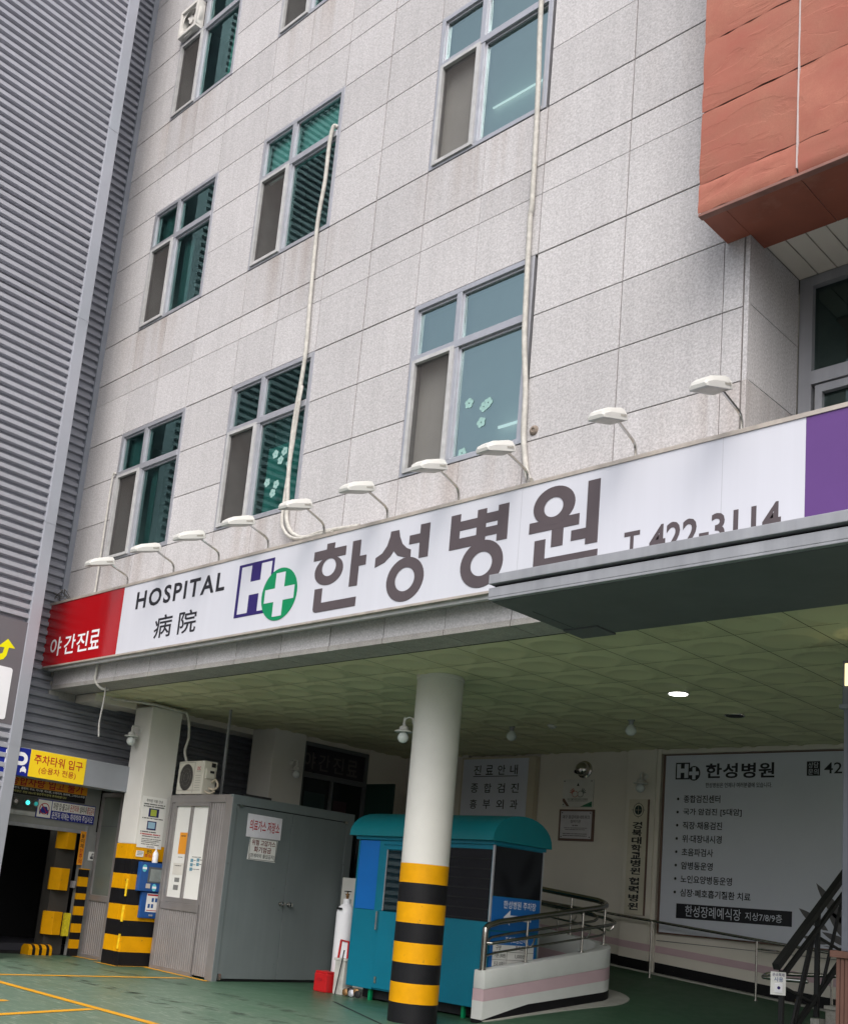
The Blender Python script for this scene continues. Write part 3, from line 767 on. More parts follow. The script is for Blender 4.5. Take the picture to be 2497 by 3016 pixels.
h = MB()
sec = [(-.03, .055, .055, -.004), (.0, .078, .085, -.012), (.06, .085, .092, -.014), (.27, .085, .075, -.014), (.345, .082, .045, -.014), (.36, .07, .02, -.008)]
ring_ = []
for du, hw, top, bot in sec:
    ring_.append([P_(du, -hw, bot), P_(du, hw, bot), P_(du, hw, top * .45), P_(du, hw * .72, top), P_(du, -hw * .72, top), P_(du, -hw, top * .45)])
for r in ring_: h.v += r
for i in range(len(sec) - 1):
    for k in range(6): h.f.append([i * 6 + k, i * 6 + (k + 1) % 6, (i + 1) * 6 + (k + 1) % 6, (i + 1) * 6 + k]); h.m.append(0)
h.f.append([5, 4, 3, 2, 1, 0]); h.m.append(0); h.f.append([30 + k for k in range(6)]); h.m.append(0)
hd = obj('lamp_head', h, bulbw, LT, bevel=.0015)
q = MB(); q.face([P_(.03, -.068, -.0155), P_(.335, -.068, -.0155), P_(.335, .068, -.0155), P_(.03, .068, -.0155)]); q.face([P_(.03, .0875, .012), P_(.12, .0875, .012), P_(.12, .0845, .034), P_(.03, .0845, .034)])
obj('lens', q, lens, hd)
for k in range(1, 10):
    c = copy_tree(LT); c.location = (LX[k], 7.27, 4.98 + random.uniform(-.004, .012)); c.rotation_euler = (0, 0, random.uniform(-.06, .05)); c['label'] = LB[k]

# cables and pipes on the facade
def smooth_path(pts, n=5):
    pts = [Vector(p) for p in pts]; out = []
    for i in range(len(pts) - 1):
        p0 = pts[max(i - 1, 0)]; p1 = pts[i]; p2 = pts[i + 1]; p3 = pts[min(i + 2, len(pts) - 1)]
        for k in range(n):
            t = k / n
            out.append(.5 * ((2 * p1) + (p2 - p0) * t + (2 * p0 - 5 * p1 + 4 * p2 - p3) * t * t + (3 * p1 - p0 - 3 * p2 + p3) * t ** 3))
    out.append(pts[-1]); return out


yw = FY - .035
b = MB(); b.tube(smooth_path([(-6.29, yw, 16), (-6.30, yw, 12.5), (-6.28, yw, 10.46), (-6.23, yw, 9.3), (-6.20, yw, 8.04), (-6.21, yw, 7.88), (-6.185, yw, 6.95), (-6.165, yw, 6.54), (-6.11, yw, 6.04), (-6.09, yw, 5.56), (-6.02, yw, 5.18), (-5.93, yw - .05, 5.08)]), .027, 9)
obj('cable_pipe', b, cable, smooth=True, label='cream wrapped pipe running down past the right edge of the right hand windows', cat='pipe')
b = MB(); b.tube(smooth_path([(-9.43, FY - .0, 10.50), (-9.47, yw, 10.51), (-9.51, yw, 10.28), (-9.51, yw, 9.77), (-9.56, yw, 9.2), (-9.53, yw, 8.2), (-9.50, yw, 7.39), (-9.56, yw, 6.6), (-9.55, yw, 5.95), (-9.51, yw, 5.6), (-9.49, yw, 5.40), (-9.38, yw, 5.22), (-9.12, yw - .02, 5.10), (-8.8, yw - .02, 5.11), (-8.2, yw - .03, 5.065)]), .026, 9)
b.tube(smooth_path([(-9.50, yw + .01, 7.05), (-9.47, yw - .03, 6.85), (-9.53, yw, 6.4), (-9.56, yw, 5.95), (-9.55, yw - .02, 5.55), (-9.49, yw - .04, 5.28), (-9.2, yw - .06, 5.09), (-8.6, yw - .06, 5.07)]), .019, 8)
obj('cable_pipe', b, cable, smooth=True, label='cream pipe from the middle upper window that curls above the signboard', cat='pipe')
b = MB(); b.tube(smooth_path([(-13.58, FY - .02, 6.85), (-13.63, yw, 6.83), (-13.645, yw, 6.34), (-13.64, yw, 5.63), (-13.65, yw, 5.05)]), .014, 8)
obj('cable_pipe', b, cable, smooth=True, label='thin cream cable beside the lower left window down to the red sign end', cat='cable')
b = MB(); b.lathe((-6.0, FY, 5.617), [(.05, 0), (.046, .012), (.03, .022), (.022, .024), (.014, .012)], 12, axis=(0, -1, 0)); obj('mud_nest', b, brick_n, smooth=True, label='brown mud nest on the granite beside the long pipe', cat='nest')

b = MB()
for k in range(4):
    rr = random.Random(k + 5); b.tube(smooth_path([(-14.62 + .04 * k, 7.22, 5.02)] + [(-14.62 + .1 * q + rr.uniform(-.05, .05), 7.26 + rr.uniform(-.06, .08), 5.08 + rr.uniform(-.04, .14)) for q in range(4)] + [(-14.2, 7.33, 5.02)]), .007, 6)
obj('wire_tangle', b, M('wire_grey', (.10, .10, .10), .6), smooth=True, label='tangle of grey wires above the left end of the red sign', cat='cable')
# extractor fan in the fourth floor window
FN = thing('extractor_fan', 'white square extractor fan set in the upper left window', 'fan', (-13.30, FY, 14.05))
fr = Fr((-13.30, FY - .02, 14.26), (1, 0)); b = MB()
b.fbox(fr, -.24, .24, -.24, -.19, -.05, .09); b.fbox(fr, -.24, .24, .19, .24, -.05, .09); b.fbox(fr, -.24, -.19, -.19, .19, -.05, .09); b.fbox(fr, .19, .24, -.19, .19, -.05, .09)
obj('fan_housing', b, white, FN, bevel=.008)
b = MB(); b.ring(fr, 0, 0, .27, .27, .185, .185, .02, .055, 28); obj('fan_ring', b, white, FN)
b = MB(); b.fbox(fr, -.26, .28, -.29, .27, -.06, -.045); obj('fan_panel', b, dark, FN)
for k in range(4):
    a = k * math.pi / 2 + .5; b = MB(); c, s_ = math.cos(a), math.sin(a)
    b.face([fr.P(.03 * c - .03 * s_, .03 * s_ + .03 * c, .02), fr.P(.16 * c - .06 * s_, .16 * s_ + .06 * c, .03), fr.P(.165 * c + .04 * s_, .165 * s_ - .04 * c, 0), fr.P(.03 * c + .02 * s_, .03 * s_ - .02 * c, .0)])
    obj('fan_blade', b, white, FN)
b = MB(); b.disc(fr, 0, 0, .05, .05, -.01, .04); obj('fan_hub', b, white, FN)

# ------------------------------------------------------------------ grey entrance canopy
CN = thing('entrance_canopy', 'grey metal entrance canopy with dark underside in front of the signboard', 'canopy', (-1.5, 6.7, 3.56))
b = MB(); b.box(-5.32, 2.5, 6.15, 7.0, 3.585, 3.66); b.box(-5.32, 2.5, 6.152, 6.20, 3.565, 3.585); obj('lower_band', b, gray_c, CN, bevel=.004)
b = MB(); b.box(-5.31, 2.5, 6.13, 7.0, 3.685, 3.76); obj('upper_band', b, gray_c, CN, bevel=.005)
b = MB(); b.box(-5.29, 2.5, 6.19, 7.0, 3.66, 3.685); obj('groove', b, dark, CN)
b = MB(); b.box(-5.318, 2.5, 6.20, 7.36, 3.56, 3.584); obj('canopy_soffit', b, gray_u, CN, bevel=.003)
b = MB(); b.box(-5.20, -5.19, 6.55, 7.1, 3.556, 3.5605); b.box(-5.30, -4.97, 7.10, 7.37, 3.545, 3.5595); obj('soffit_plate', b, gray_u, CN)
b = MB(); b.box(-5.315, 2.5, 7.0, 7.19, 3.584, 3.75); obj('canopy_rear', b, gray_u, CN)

# ------------------------------------------------------------------ parking tower on the left
FT = Fr((-13.80, 6.73, 0), (-.073, .9973)); FT2 = Fr((-14.55, 7.40, 0), (-.073, .9973)); FL = Fr((-13.95, 8.49, 0), (-.073, .9973)); FD = Fr((-14.90, 8.46, 0), (-.073, .9973))
PT = thing('parking_tower', 'tall car parking tower clad in grey horizontal corrugated steel', 'building', (-14.5, 2, 0))


def corrug(fr, u0, u1, v0, v1, pitch, depth, mat, parent, n=None):
    b = MB(); v = v0; prof = ((0, 0), (.30, 0), (.42, 1), (.86, 1), (1.0, 0))
    pts = []
    while v < v1:
        for t, w in prof[:-1]: pts.append((v + t * pitch, w * depth))
        v += pitch
    pts.append((v, 0))
    for i in range(len(pts) - 1):
        (a, wa), (c, wc) = pts[i], pts[i + 1]
        b.face([fr.P(u0, a, wa - depth), fr.P(u1, a, wa - depth), fr.P(u1, c, wc - depth), fr.P(u0, c, wc - depth)])
    return obj('corrugated_sheet', b, mat, parent)


corrug(FT, -3.9, -.19, 4.46, 18, .128, .050, corr, PT)
corrug(FT, -3.9, -.19, -.0, 3.04, .128, .050, corr, PT)
b = MB(); b.fbox(FT, -.20, -.03, 0, 18, -.30, .012); obj('corner_trim', b, trim_m, PT, bevel=.006)
b = MB(); b.fbox(FT, -.205, -.18, 0, 18, -.02, .004); obj('trim_lip', b, trim_m, PT)
for z in (2.79, 5.9, 9.0, 12.1, 15.3):
    b = MB(); b.fbox(FT, -.205, -.028, z, z + .012, -.01, .015); obj('trim_joint', b, trim_m, PT)
corrug(FT2, -1.6, 6.6, 2.55, 18, .128, .042, corr_d, PT)
b = MB(); b.fbox(FT2, -.085, .02, 5.0, 18, -.05, .03); obj('inner_trim', b, M('inner_trim_steel', (.24, .26, .30), .45, .3), PT, bevel=.005)
b = MB(); b.fbox(FT2, .022, .06, 5.0, 18, -.06, .01); obj('inner_flashing', b, gray_u, PT)
b = MB(); b.fbox(FT, -3.9, -.20, 0, 18, -4, -.05); b.fbox(FT2, -1.7, 6.6, 2.75, 18, -3, -.05); obj('tower_core', b, corr_d, PT)
# grey band with the pale board and the yellow arrow
b = MB(); b.fbox(FT, -3.9, -.205, 3.045, 4.452, -.03, .004); obj('grey_band', b, grey_p, PT)
TB = thing('tower_signboard', 'white board with a yellow turn arrow on the parking tower edge', 'sign', FT.P(-.6, 3.05, 0))
b = MB(); pts = []
for (cu, cv, a0) in ((-.355, 3.755, 0), (-2.2, 3.755, 90), (-2.2, 3.13, 180), (-.355, 3.13, 270)):
    for k in range(5): a = math.radians(a0 + k * 22.5); pts.append((cu + .035 * math.cos(a), cv + .035 * math.sin(a)))
b.prism(FT, pts, .004, .012); obj('white_board', b, wt, TB)
b = MB(); b.prism(FT, [(-.455, 4.165), (-.335, 4.06), (-.425, 4.052), (-.44, 3.945), (-.475, 3.885), (-.53, 3.862), (-.70, 3.862), (-.70, 3.94), (-.54, 3.94), (-.50, 3.965), (-.487, 4.042), (-.58, 4.032)], .004, .007)
obj('arrow', b, lemon, TB)
# entrance lintel box
b = MB(); b.fbox(FL, -2.6, .03, 2.41, 2.785, -.32, 0); obj('lintel_box', b, M('lintel_grey', (.30, .32, .36), .4, .3, var=.07), PT, bevel=.008)
PS = thing('parking_sign', 'yellow and blue parking tower entrance sign with red letters', 'sign', FL.P(-1.5, 2.41, 0))
b = MB(); b.fbox(FL, -1.613, -.735, 2.414, 2.778, .001, .010); obj('yellow_panel', b, yel_s, PS)
b = MB(); b.fbox(FL, -2.25, -1.614, 2.405, 2.775, .001, .010); obj('blue_panel', b, blue_s, PS)
text(FL, '주차타워 입구', -1.55, -.785, 2.592, 2.725, red_t, PS, .02, .012); text(FL, '(승용차 전용)', -1.46, -.875, 2.462, 2.567, red_t, PS, .008, .012)
b = MB(); b.fbox(FL, -1.98, -1.91, 2.47, 2.717, .010, .0125)
n = 14; cu, cv, r0, r1 = -1.735, 2.629, .088, .036
o1 = [(cu + r0 * math.cos(a), cv + r0 * math.sin(a)) for a in [math.radians(90 - 180 * k / n) for k in range(n + 1)]]; o2 = [(cu + r1 * math.cos(a), cv + r1 * math.sin(a)) for a in [math.radians(90 - 180 * k / n) for k in range(n + 1)]]
for k in range(n): b.prism(FL, [o1[k], o1[k + 1], o2[k + 1], o2[k]], .010, .0125)
b.fbox(FL, -1.91, cu, cv + r1, cv + r0, .010, .0125); b.fbox(FL, -1.91, cu, cv - r0, cv - r1, .010, .0125); obj('letter_p', b, wt, PS)
b = MB(); b.prism(FL, [(-1.735, 2.475), (-1.735, 2.495), (-1.722, 2.505), (-1.708, 2.53), (-1.672, 2.53), (-1.66, 2.505), (-1.648, 2.495), (-1.648, 2.45), (-1.662, 2.45), (-1.662, 2.462), (-1.721, 2.462), (-1.721, 2.45), (-1.735, 2.45)], .010, .0125); obj('car_symbol', b, wt, PS)
# door wall below the lintel
b = MB(); b.fbox(FD, -2.2, .20, 1.83, 2.5, -.12, 0); b.fbox(FD, .03, .24, 0, 1.83, -.12, 0); obj('door_wall', b, M('door_wall_grey', (.24, .245, .24), .6, var=.12), PT)
b = MB(); b.fbox(FD, -2.2, .04, 1.78, 1.83, -.10, .02); b.fbox(FD, .02, .045, 0, 1.9, -.02, .022); obj('door_frame', b, gray_c, PT)
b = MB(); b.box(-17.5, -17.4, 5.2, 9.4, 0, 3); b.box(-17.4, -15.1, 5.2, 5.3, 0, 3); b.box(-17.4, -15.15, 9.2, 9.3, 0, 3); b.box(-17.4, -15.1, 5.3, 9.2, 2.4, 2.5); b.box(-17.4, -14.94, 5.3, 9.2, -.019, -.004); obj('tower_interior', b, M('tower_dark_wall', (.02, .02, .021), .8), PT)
b = MB(); b.box(-16.9, -15.5, 6.0, 8.9, 0, .10); obj('turntable_edge', b, M('turntable_grey', (.05, .05, .06), .6), PT)
b = MB(); b.fbox(FD, -.35, -.03, 0, 1.78, -.35, -.12); obj('door_jamb', b, M('jamb_dark', (.045, .042, .038), .7), PT)
for (u0, v0, v1) in ((-.36, 1.53, 1.82), (-.385, .93, 1.25), (-.40, .29, .62)):
    b = MB(); fpt = [(u0, -.13), (u0 + .085, .015), (u0 + .235, .0), (u0 + .235, -.16), (u0, -.16)]
    b.add([FD.P(u, v0, w) for u, w in fpt] + [FD.P(u, v1, w) for u, w in fpt], [(4, 3, 2, 1, 0), (5, 6, 7, 8, 9)] + [(q, (q + 1) % 5, 5 + (q + 1) % 5, 5 + q) for q in range(5)])
    bm_ = obj('bumper_guard', b, yellow, PT, bevel=.006)
b = MB(); b.fbox(FD, -.125, -.03, .28, .61, -.04, .012); obj('peeling_tape', b, M('yellow_tape', (.6, .5, .02), .5, var=.3, vs=30), PT)
b = MB(); b.fbox(FD, -.08, -.03, .98, 1.08, -.05, .01); obj('switch_plate', b, alu, PT)
SP = thing('striped_post', 'narrow black and yellow striped door post at the tower entrance', 'post', FD.P(.07, 0, 0))
zs = [0, .11, .24, .34, .47, .59, .72, .82, .91, 1.01, 1.15, 1.26]
for k in range(len(zs) - 1):
    b = MB(); b.fbox(FD, -.005, .145, zs[k], zs[k + 1], .003, .06); obj('black_band' if k % 2 == 0 else 'yellow_band', b, black if k % 2 == 0 else yellow, SP, bevel=.004)
b = MB(); b.fbox(FD, -.008, .150, 1.26, 1.272, .003, .063); obj('post_cap', b, yellow, SP)
# notices round the door
NB = thing('vehicle_notice', 'orange and black notice with red letters half hidden under the lintel', 'sign', FD.P(-.7, 2.2, 0))
b = MB(); b.fbox(FD, -1.75, -.06, 2.345, 2.50, .002, .012); obj('orange_panel', b, orange, NB)
b = MB(); b.fbox(FD, -1.75, -.075, 2.225, 2.343, .002, .012); obj('black_panel', b, dark, NB)
text(FD, '및 승합차량 입고 불가', -1.52, -.13, 2.355, 2.488, red_t, NB, .03, .014)
text(FD, '렉스, 코란도, 갤로퍼, 무쏘, 카니발, 렉스톤, 스포티지, 트라제, 그레이스차량', -1.40, -.09, 2.300, 2.334, wt, NB, .01, .014)
text(FD, '위 승합차량은 전방 50m에 별관주차장에 주차바랍니다', -1.40, -.40, 2.250, 2.284, M('pale_yellow_print', (.6, .58, .2), .5), NB, .01, .014)
NE = thing('driver_notice', 'white and blue driver notice with red no entry car symbol', 'sign', FD.P(-.4, 1.94, 0))
b = MB(); b.fbox(FD, -.865, .125, 1.932, 2.205, .002, .016); obj('notice_frame', b, blue_s, NE)
b = MB(); b.fbox(FD, -.853, -.63, 1.945, 2.193, .016, .019); b.fbox(FD, -.618, .113, 2.060, 2.193, .016, .019); obj('white_field', b, pap, NE)
text(FD, '차량 입·출고시', -.60, -.33, 2.075, 2.180, inkb, NE, .02, .021); text(FD, '운전자와', -.315, -.165, 2.075, 2.180, red_t, NE, .02, .021)
text(FD, '설비내', -.15, -.03, 2.075, 2.180, inkb, NE, .02, .021); text(FD, '출입금지', -.02, .105, 2.075, 2.180, red_t, NE, .02, .021)
text(FD, '운전자 외에는 하차하여 주십시오', -.605, .10, 1.945, 2.045, wt, NE, .015, .019)
b = MB(); b.fbox(FD, -.82, -.665, 2.005, 2.055, .019, .021); b.prism(FD, [(-.80, 2.055), (-.685, 2.055), (-.705, 2.10), (-.78, 2.10)], .019, .021); b.fbox(FD, -.815, -.795, 1.985, 2.005, .019, .021); b.fbox(FD, -.69, -.67, 1.985, 2.005, .019, .021); obj('car_symbol', b, blue_s, NE)
b = MB(); b.ring(FD, -.742, 2.07, .082, .082, .070, .070, .019, .023, 30); b.prism(FD, [(-.795, 2.122), (-.785, 2.13), (-.69, 2.018), (-.70, 2.010)], .019, .0225); obj('no_entry_ring', b, red_t, NE)
SL = thing('signal_lamps', 'dark signal lamp panel with one lit teal lamp above the tower door', 'signal', FD.P(-1.2, 2.02, 0))
b = MB(); b.fbox(FD, -1.75, -.88, 2.02, 2.215, .002, .03); obj('lamp_panel', b, M('signal_panel', (.07, .075, .07), .6), SL)
for u, mt in ((-1.24, chrome), (-1.05, emit('teal_signal', (.05, .75, .7), 1.5)), (-.915, emit('dim_teal_signal', (.02, .25, .24), .5))):
    b = MB(); b.lathe(FD.P(u, 2.12, .03), [(.055, 0), (.055, .02), (.04, .04), (.03, .03)], 20, axis=FD.w); hz = obj('lamp_hood', b, M('lamp_hood_grey', (.2, .2, .19), .4, .4), SL, smooth=True)
    b = MB(); b.disc(FD, u, 2.12, .028, .028, .05, .072, 18); obj('lamp_glass', b, mt, hz)
b = MB(); b.fbox(FD, -1.75, -.88, 1.94, 2.0, .002, .02); b.fbox(FD, -1.22, -1.0, 1.955, 1.995, .02, .03); obj('junction_strip', b, alu_w, SL)
b = MB(); b.box(-15.35, -15.31, 7.86, 8.06, 1.855, 1.89); obj('tube_light', b, emit('tube_white', (1, .97, .9), 6), label='longer lit fluorescent tube inside the dark tower doorway', cat='light')
b = MB(); b.box(-15.35, -15.31, 8.12, 8.2, 1.855, 1.89); obj('tube_light', b, emit('tube_white2', (1, .97, .9), 5), label='shorter lit fluorescent tube inside the dark tower doorway', cat='light')
OS = thing('height_notice', 'tall narrow orange notice on the dark door jamb', 'sign', FD.P(-.02, 1.3, 0))
b = MB(); b.fbox(FD, -.075, .02, 1.32, 1.815, .024, .03); obj('notice_board', b, orange, OS)
for k, ch in enumerate('높이제한주의'): text(FD, ch, -.058, .0, 1.72 - k * .076, 1.785 - k * .076, inkb if k < 3 else red_t, OS, .02, .032)
IS = thing('icon_plate', 'small white plate with a black icon beside the tower door', 'sign', FD.P(.18, 1.4, 0))
b = MB(); b.fbox(FD, .125, .235, 1.40, 1.53, .002, .012); obj('plate', b, pap, IS, bevel=.003)
b = MB(); b.prism(FD, [(.15, 1.45), (.21, 1.45), (.205, 1.425), (.155, 1.425)], .012, .0135); b.prism(FD, [(.145, 1.465), (.215, 1.465), (.18, 1.452)], .012, .0135); b.prism(FD, [(.178, 1.47), (.192, 1.51), (.185, 1.513), (.17, 1.475)], .012, .0135); b.prism(FD, [(.185, 1.475), (.21, 1.50), (.204, 1.505), (.178, 1.48)], .012, .0138); obj('icon', b, inkb, IS)
WS = thing('wheel_stop', 'black and yellow rounded wheel stop at the tower door', 'wheel stop', (-14.82, 8.02, 0))
fw = Fr((-14.80, 7.80, 0), (-.09, 1)); cuts = [0, .06, .11, .17, .22, .29, .34, .385]
for k in range(len(cuts) - 1):
    b = MB(); pr = [(.0, 0), (.0, .09), (-.03, .13), (-.07, .145), (-.13, .145), (-.17, .13), (-.2, .09), (-.2, 0)]
    vsn = [fw.P(cuts[k], z, w) for w, z in pr] + [fw.P(cuts[k + 1], z, w) for w, z in pr]; n = len(pr)
    b.add(vsn, [tuple(range(n)), tuple(range(2 * n - 1, n - 1, -1))] + [((i + 1) % n, i, n + i, n + (i + 1) % n) for i in range(n)])
    obj('yellow_segment' if k % 2 == 0 else 'black_segment', b, yellow if k % 2 == 0 else black, WS)
# frosted partition between door and pillar
FP0 = thing('frosted_partition', 'aluminium partition with frosted glass above ribbed panel by striped pillar', 'partition', (-14.5, 8.70, 0))
b = MB()
for (a, c, e, h_) in ((-14.88, -14.83, 0, 2.42), (-14.33, -14.28, 0, 2.42), (-14.83, -14.33, .82, .91), (-14.83, -14.33, 2.36, 2.42), (-14.83, -14.33, 0, .05)): b.box(a, c, 8.66, 8.72, e, h_)
obj('partition_frame', b, rib, FP0, bevel=.005)
b = MB(); b.box(-14.83, -14.33, 8.69, 8.70, .91, 2.36); obj('frosted_pane', b, gl_f, FP0)
b = MB(); b.box(-14.83, -14.33, 8.685, 8.69, 1.92, 1.93); obj('glazing_bar', b, gray_u, FP0)


def ribs(fr, u0, u1, v0, v1, pitch, mat, parent, d=.012):
    b = MB(); u = u0
    while u < u1 - 1e-4:
        e = min(u + pitch, u1)
        prof = [(u, 0), (u + pitch * .55, 0), (u + pitch * .62, d), (u + pitch * .9, d), (e, 0)]
        for i in range(4):
            (a, wa), (c, wc) = prof[i], prof[i + 1]
            b.face([fr.P(min(a, u1), v0, wa), fr.P(min(c, u1), v0, wc), fr.P(min(c, u1), v1, wc), fr.P(min(a, u1), v1, wa)])
        u += pitch
    return obj('ribbed_panel', b, mat, parent)


ribs(Fr((-14.83, 8.688, 0), (1, 0)), 0, .5, .05, .82, .055, rib, FP0)

# ------------------------------------------------------------------ square pillars
SQ = thing('square_pillar', 'square white pillar with black and yellow bands below by the kiosk', 'pillar', (-13.78, 8.76, 0))
bz = [0, .19, .405, .62, .835, 1.05, 1.26, 1.47, 1.68]
b = MB(); b.box(-14.0, -13.55, 8.5, 9.02, 1.68, 3.66); obj('pillar_shaft', b, white, SQ, bevel=.012)
for k in range(8):
    e = .002; b = MB(); b.box(-14.0 - e, -13.55 + e, 8.5 - e, 9.02 + e, bz[k], bz[k + 1])
    for xx in (-13.62, -13.72): b.box(xx, xx + .004, 8.5 - e - .003, 8.51, bz[k], bz[k + 1])
    obj('black_band' if k % 2 == 0 else 'yellow_band', b, black if k % 2 == 0 else yellow, SQ, bevel=.010)
b = MB(); b.tube([(-13.58, 8.487, .95), (-13.58, 8.487, 1.19)], .016, 8); b.tube([(-13.585, 8.487, .60), (-13.58, 8.487, .82)], .02, 8); b.tube([(-13.60, 8.487, .23), (-13.585, 8.487, .43)], .017, 8)
obj('corner_foam', b, lemon if False else M('yellow_foam', (.75, .50, .01), .6, var=.2, vs=20), SQ, smooth=True)
S2 = thing('square_pillar', 'plain square cream pillar behind the gas store', 'pillar', (-13.85, 11.12, 0))
b = MB(); b.box(-14.12, -13.55, 10.79, 11.45, 0, CZ - .003); obj('pillar_shaft', b, white, S2, bevel=.01)

FPR = Fr((-13.55, 0, 0), (0, 1))
PO = thing('payment_poster', 'white instruction poster with two small screen pictures on the pillar', 'poster', (-13.55, 8.74, 1.64))
b = MB(); b.fbox(FPR, 8.535, 8.945, 1.642, 2.37, .002, .006); obj('poster_sheet', b, pap, PO)
text(FPR, '주차장 이용 안내', 8.60, 8.87, 2.290, 2.335, inkb, PO, .02, .008)
bars(FPR, [(8.565, 8.92, 2.255, .016), (8.565, 8.92, 2.222, .018), (8.565, 8.91, 2.055, .016), (8.565, 8.83, 1.862, .016), (8.60, 8.9, 1.80, .013), (8.60, 8.92, 1.765, .011), (8.60, 8.90, 1.74, .011), (8.60, 8.85, 1.718, .011), (8.60, 8.9, 1.69, .011)], inkb, PO, .008)
bars(FPR, [(8.565, 8.90, 1.828, .018)], red_t, PO, .008)
b = MB(); b.fbox(FPR, 8.66, 8.83, 2.085, 2.205, .006, .010); b.fbox(FPR, 8.66, 8.81, 1.90, 2.025, .006, .010); obj('screen_picture', b, M('screen_navy', (.015, .015, .10), .4), PO)
b = MB(); b.fbox(FPR, 8.69, 8.79, 2.10, 2.19, .010, .012); obj('screen_picture', b, M('screen_lime', (.35, .42, .06), .4), PO)
b = MB(); b.fbox(FPR, 8.675, 8.79, 1.92, 2.01, .010, .012); obj('screen_picture', b, M('screen_ltblue', (.3, .48, .62), .4), PO)
text(FPR, '한성병원', 8.70, 8.82, 1.652, 1.674, navy, PO, .02, .008)
TG = thing('meter_plate', 'small grey plate on the yellow band of the pillar', 'plate', (-13.55, 8.6, 1.5))
b = MB(); b.fbox(FPR, 8.545, 8.665, 1.51, 1.595, .004, .01); obj('plate', b, pap, TG)
bars(FPR, [(8.56, 8.65, 1.575, .008), (8.56, 8.65, 1.555, .008), (8.56, 8.64, 1.535, .008)], inkb, TG, .012)
text(FPR, '문자', 8.72, 8.80, 1.565, 1.625, inkb, SQ, .03, .005); text(FPR, '조심', 8.69, 8.80, 1.515, 1.56, red_t, SQ, .03, .005)
PM = thing('payment_machine', 'blue parking payment box with a screen and an open flap', 'payment machine', (-13.55, 8.86, .67))
b = MB(); b.fbox(FPR, 8.605, 9.05, 1.04, 1.445, .003, .09); obj('machine_body', b, blue_m, PM, bevel=.012)
b = MB(); b.fbox(FPR, 8.735, 9.0, 1.165, 1.385, .088, .095); obj('screen_bezel', b, M('bezel_grey', (.09, .10, .11), .4), PM)
b = MB(); b.fbox(FPR, 8.765, 8.96, 1.185, 1.355, .094, .098); obj('screen', b, M('screen_glass', (.22, .25, .25), .12, var=.3, vs=7), PM)
b = MB(); b.fbox(FPR, 8.72, 8.79, 1.085, 1.15, .088, .095); obj('card_reader', b, M('reader_cream', (.5, .45, .4), .5), PM)
for u, v in ((8.665, 1.36), (8.86, 1.10)):
    b = MB(); b.disc(FPR, u, v, .036, .052, .089, .094, 20); st = obj('sticker', b, M('sticker_cyan', (.12, .5, .62), .4), PM)
    b = MB(); b.fbox(FPR, u - .033, u + .033, v - .015, v + .015, .094, .096); obj('sticker_band', b, wt, st)
b = MB(); b.fbox(FPR, 8.70, 9.06, .67, 1.035, .003, .055); obj('flap', b, blue_m, PM, bevel=.01)
b = MB(); b.fbox(FPR, 8.785, 8.975, .76, 1.015, .0555, .058); fl_ = obj('flap_label', b, pap, PM)
b = MB(); b.fbox(FPR, 8.795, 8.965, .985, 1.005, .058, .060); b.fbox(FPR, 8.80, 8.965, .775, .785, .058, .060); obj('red_strip', b, red_t, fl_)
for (u, v) in ((8.87, .90), (8.925, .90), (8.815, .815), (8.87, .815)):
    b = MB(); b.fbox(FPR, u, u + .035, v, v + .055, .058, .060); obj('phone_picture', b, blue_m, fl_)
b = MB(); b.fbox(FPR, 8.85, 8.91, .70, .725, .055, .068); obj('flap_latch', b, alu, PM, bevel=.004)
HSN = thing('hand_sanitiser', 'white pump bottle standing on top of the blue payment box', 'bottle', (-13.50, 8.84, 1.446))
b = MB(); b.lathe((-13.50, 8.84, 1.446), [(.038, 0), (.040, .01), (.040, .12), (.03, .15), (.014, .165)], 20); obj('bottle_body', b, wt, HSN, smooth=True)
b = MB(); b.lathe((-13.50, 8.84, 1.611), [(.014, 0), (.014, .02), (.006, .024), (.006, .045), (.012, .047), (.012, .06)], 14); obj('pump', b, wt, HSN, smooth=True)

# ------------------------------------------------------------------ gas store and kiosk
GS = thing('gas_store', 'grey green steel gas store with double doors and a ribbed kiosk front', 'shed', (-12.6, 9.9, 0))
fdd = Fr((-11.83, 8.84, 0), (-.042, 1)); fk = Fr((-13.47, 8.955, 0), (.9976, -.07)); KW = 1.642
b = MB()
pa, pb_, pc, pd = fk.P(0, 0), Vector((-11.83, 8.84, 0)), fdd.P(2.33, 0), Vector((-13.47, 11.17, 0))
def pr_(z, ins=0): return [p + Z * z for p in (pa, pb_, pc, pd)]
b.hexa([pa + Vector((.03, .06, .02)), pb_ + Vector((-.06, .06, .02)), pc + Vector((-.06, -.02, .02)), pd + Vector((.03, -.02, .02)), pa + Vector((.03, .06, 2.40)), pb_ + Vector((-.06, .06, 2.40)), pc + Vector((-.06, -.02, 2.40)), pd + Vector((.03, -.02, 2.40))])
obj('shed_body', b, gray_u, GS)
b = MB(); b.hexa([pa + Z * 2.385, pb_ + Z * 2.385, pc + Z * 2.385, pd + Z * 2.385, pa + Z * 2.43, pb_ + Z * 2.43, pc + Z * 2.43, pd + Z * 2.43]); obj('roof', b, rib, GS, bevel=.006)
b = MB(); b.fbox(fdd, .0, 2.33, 2.305, 2.43, -.05, .004); b.fbox(fdd, .0, .075, 0, 2.305, -.05, .004); b.fbox(fdd, 2.19, 2.33, 0, 2.305, -.05, .004); obj('door_frame', b, steel_g, GS, bevel=.004)
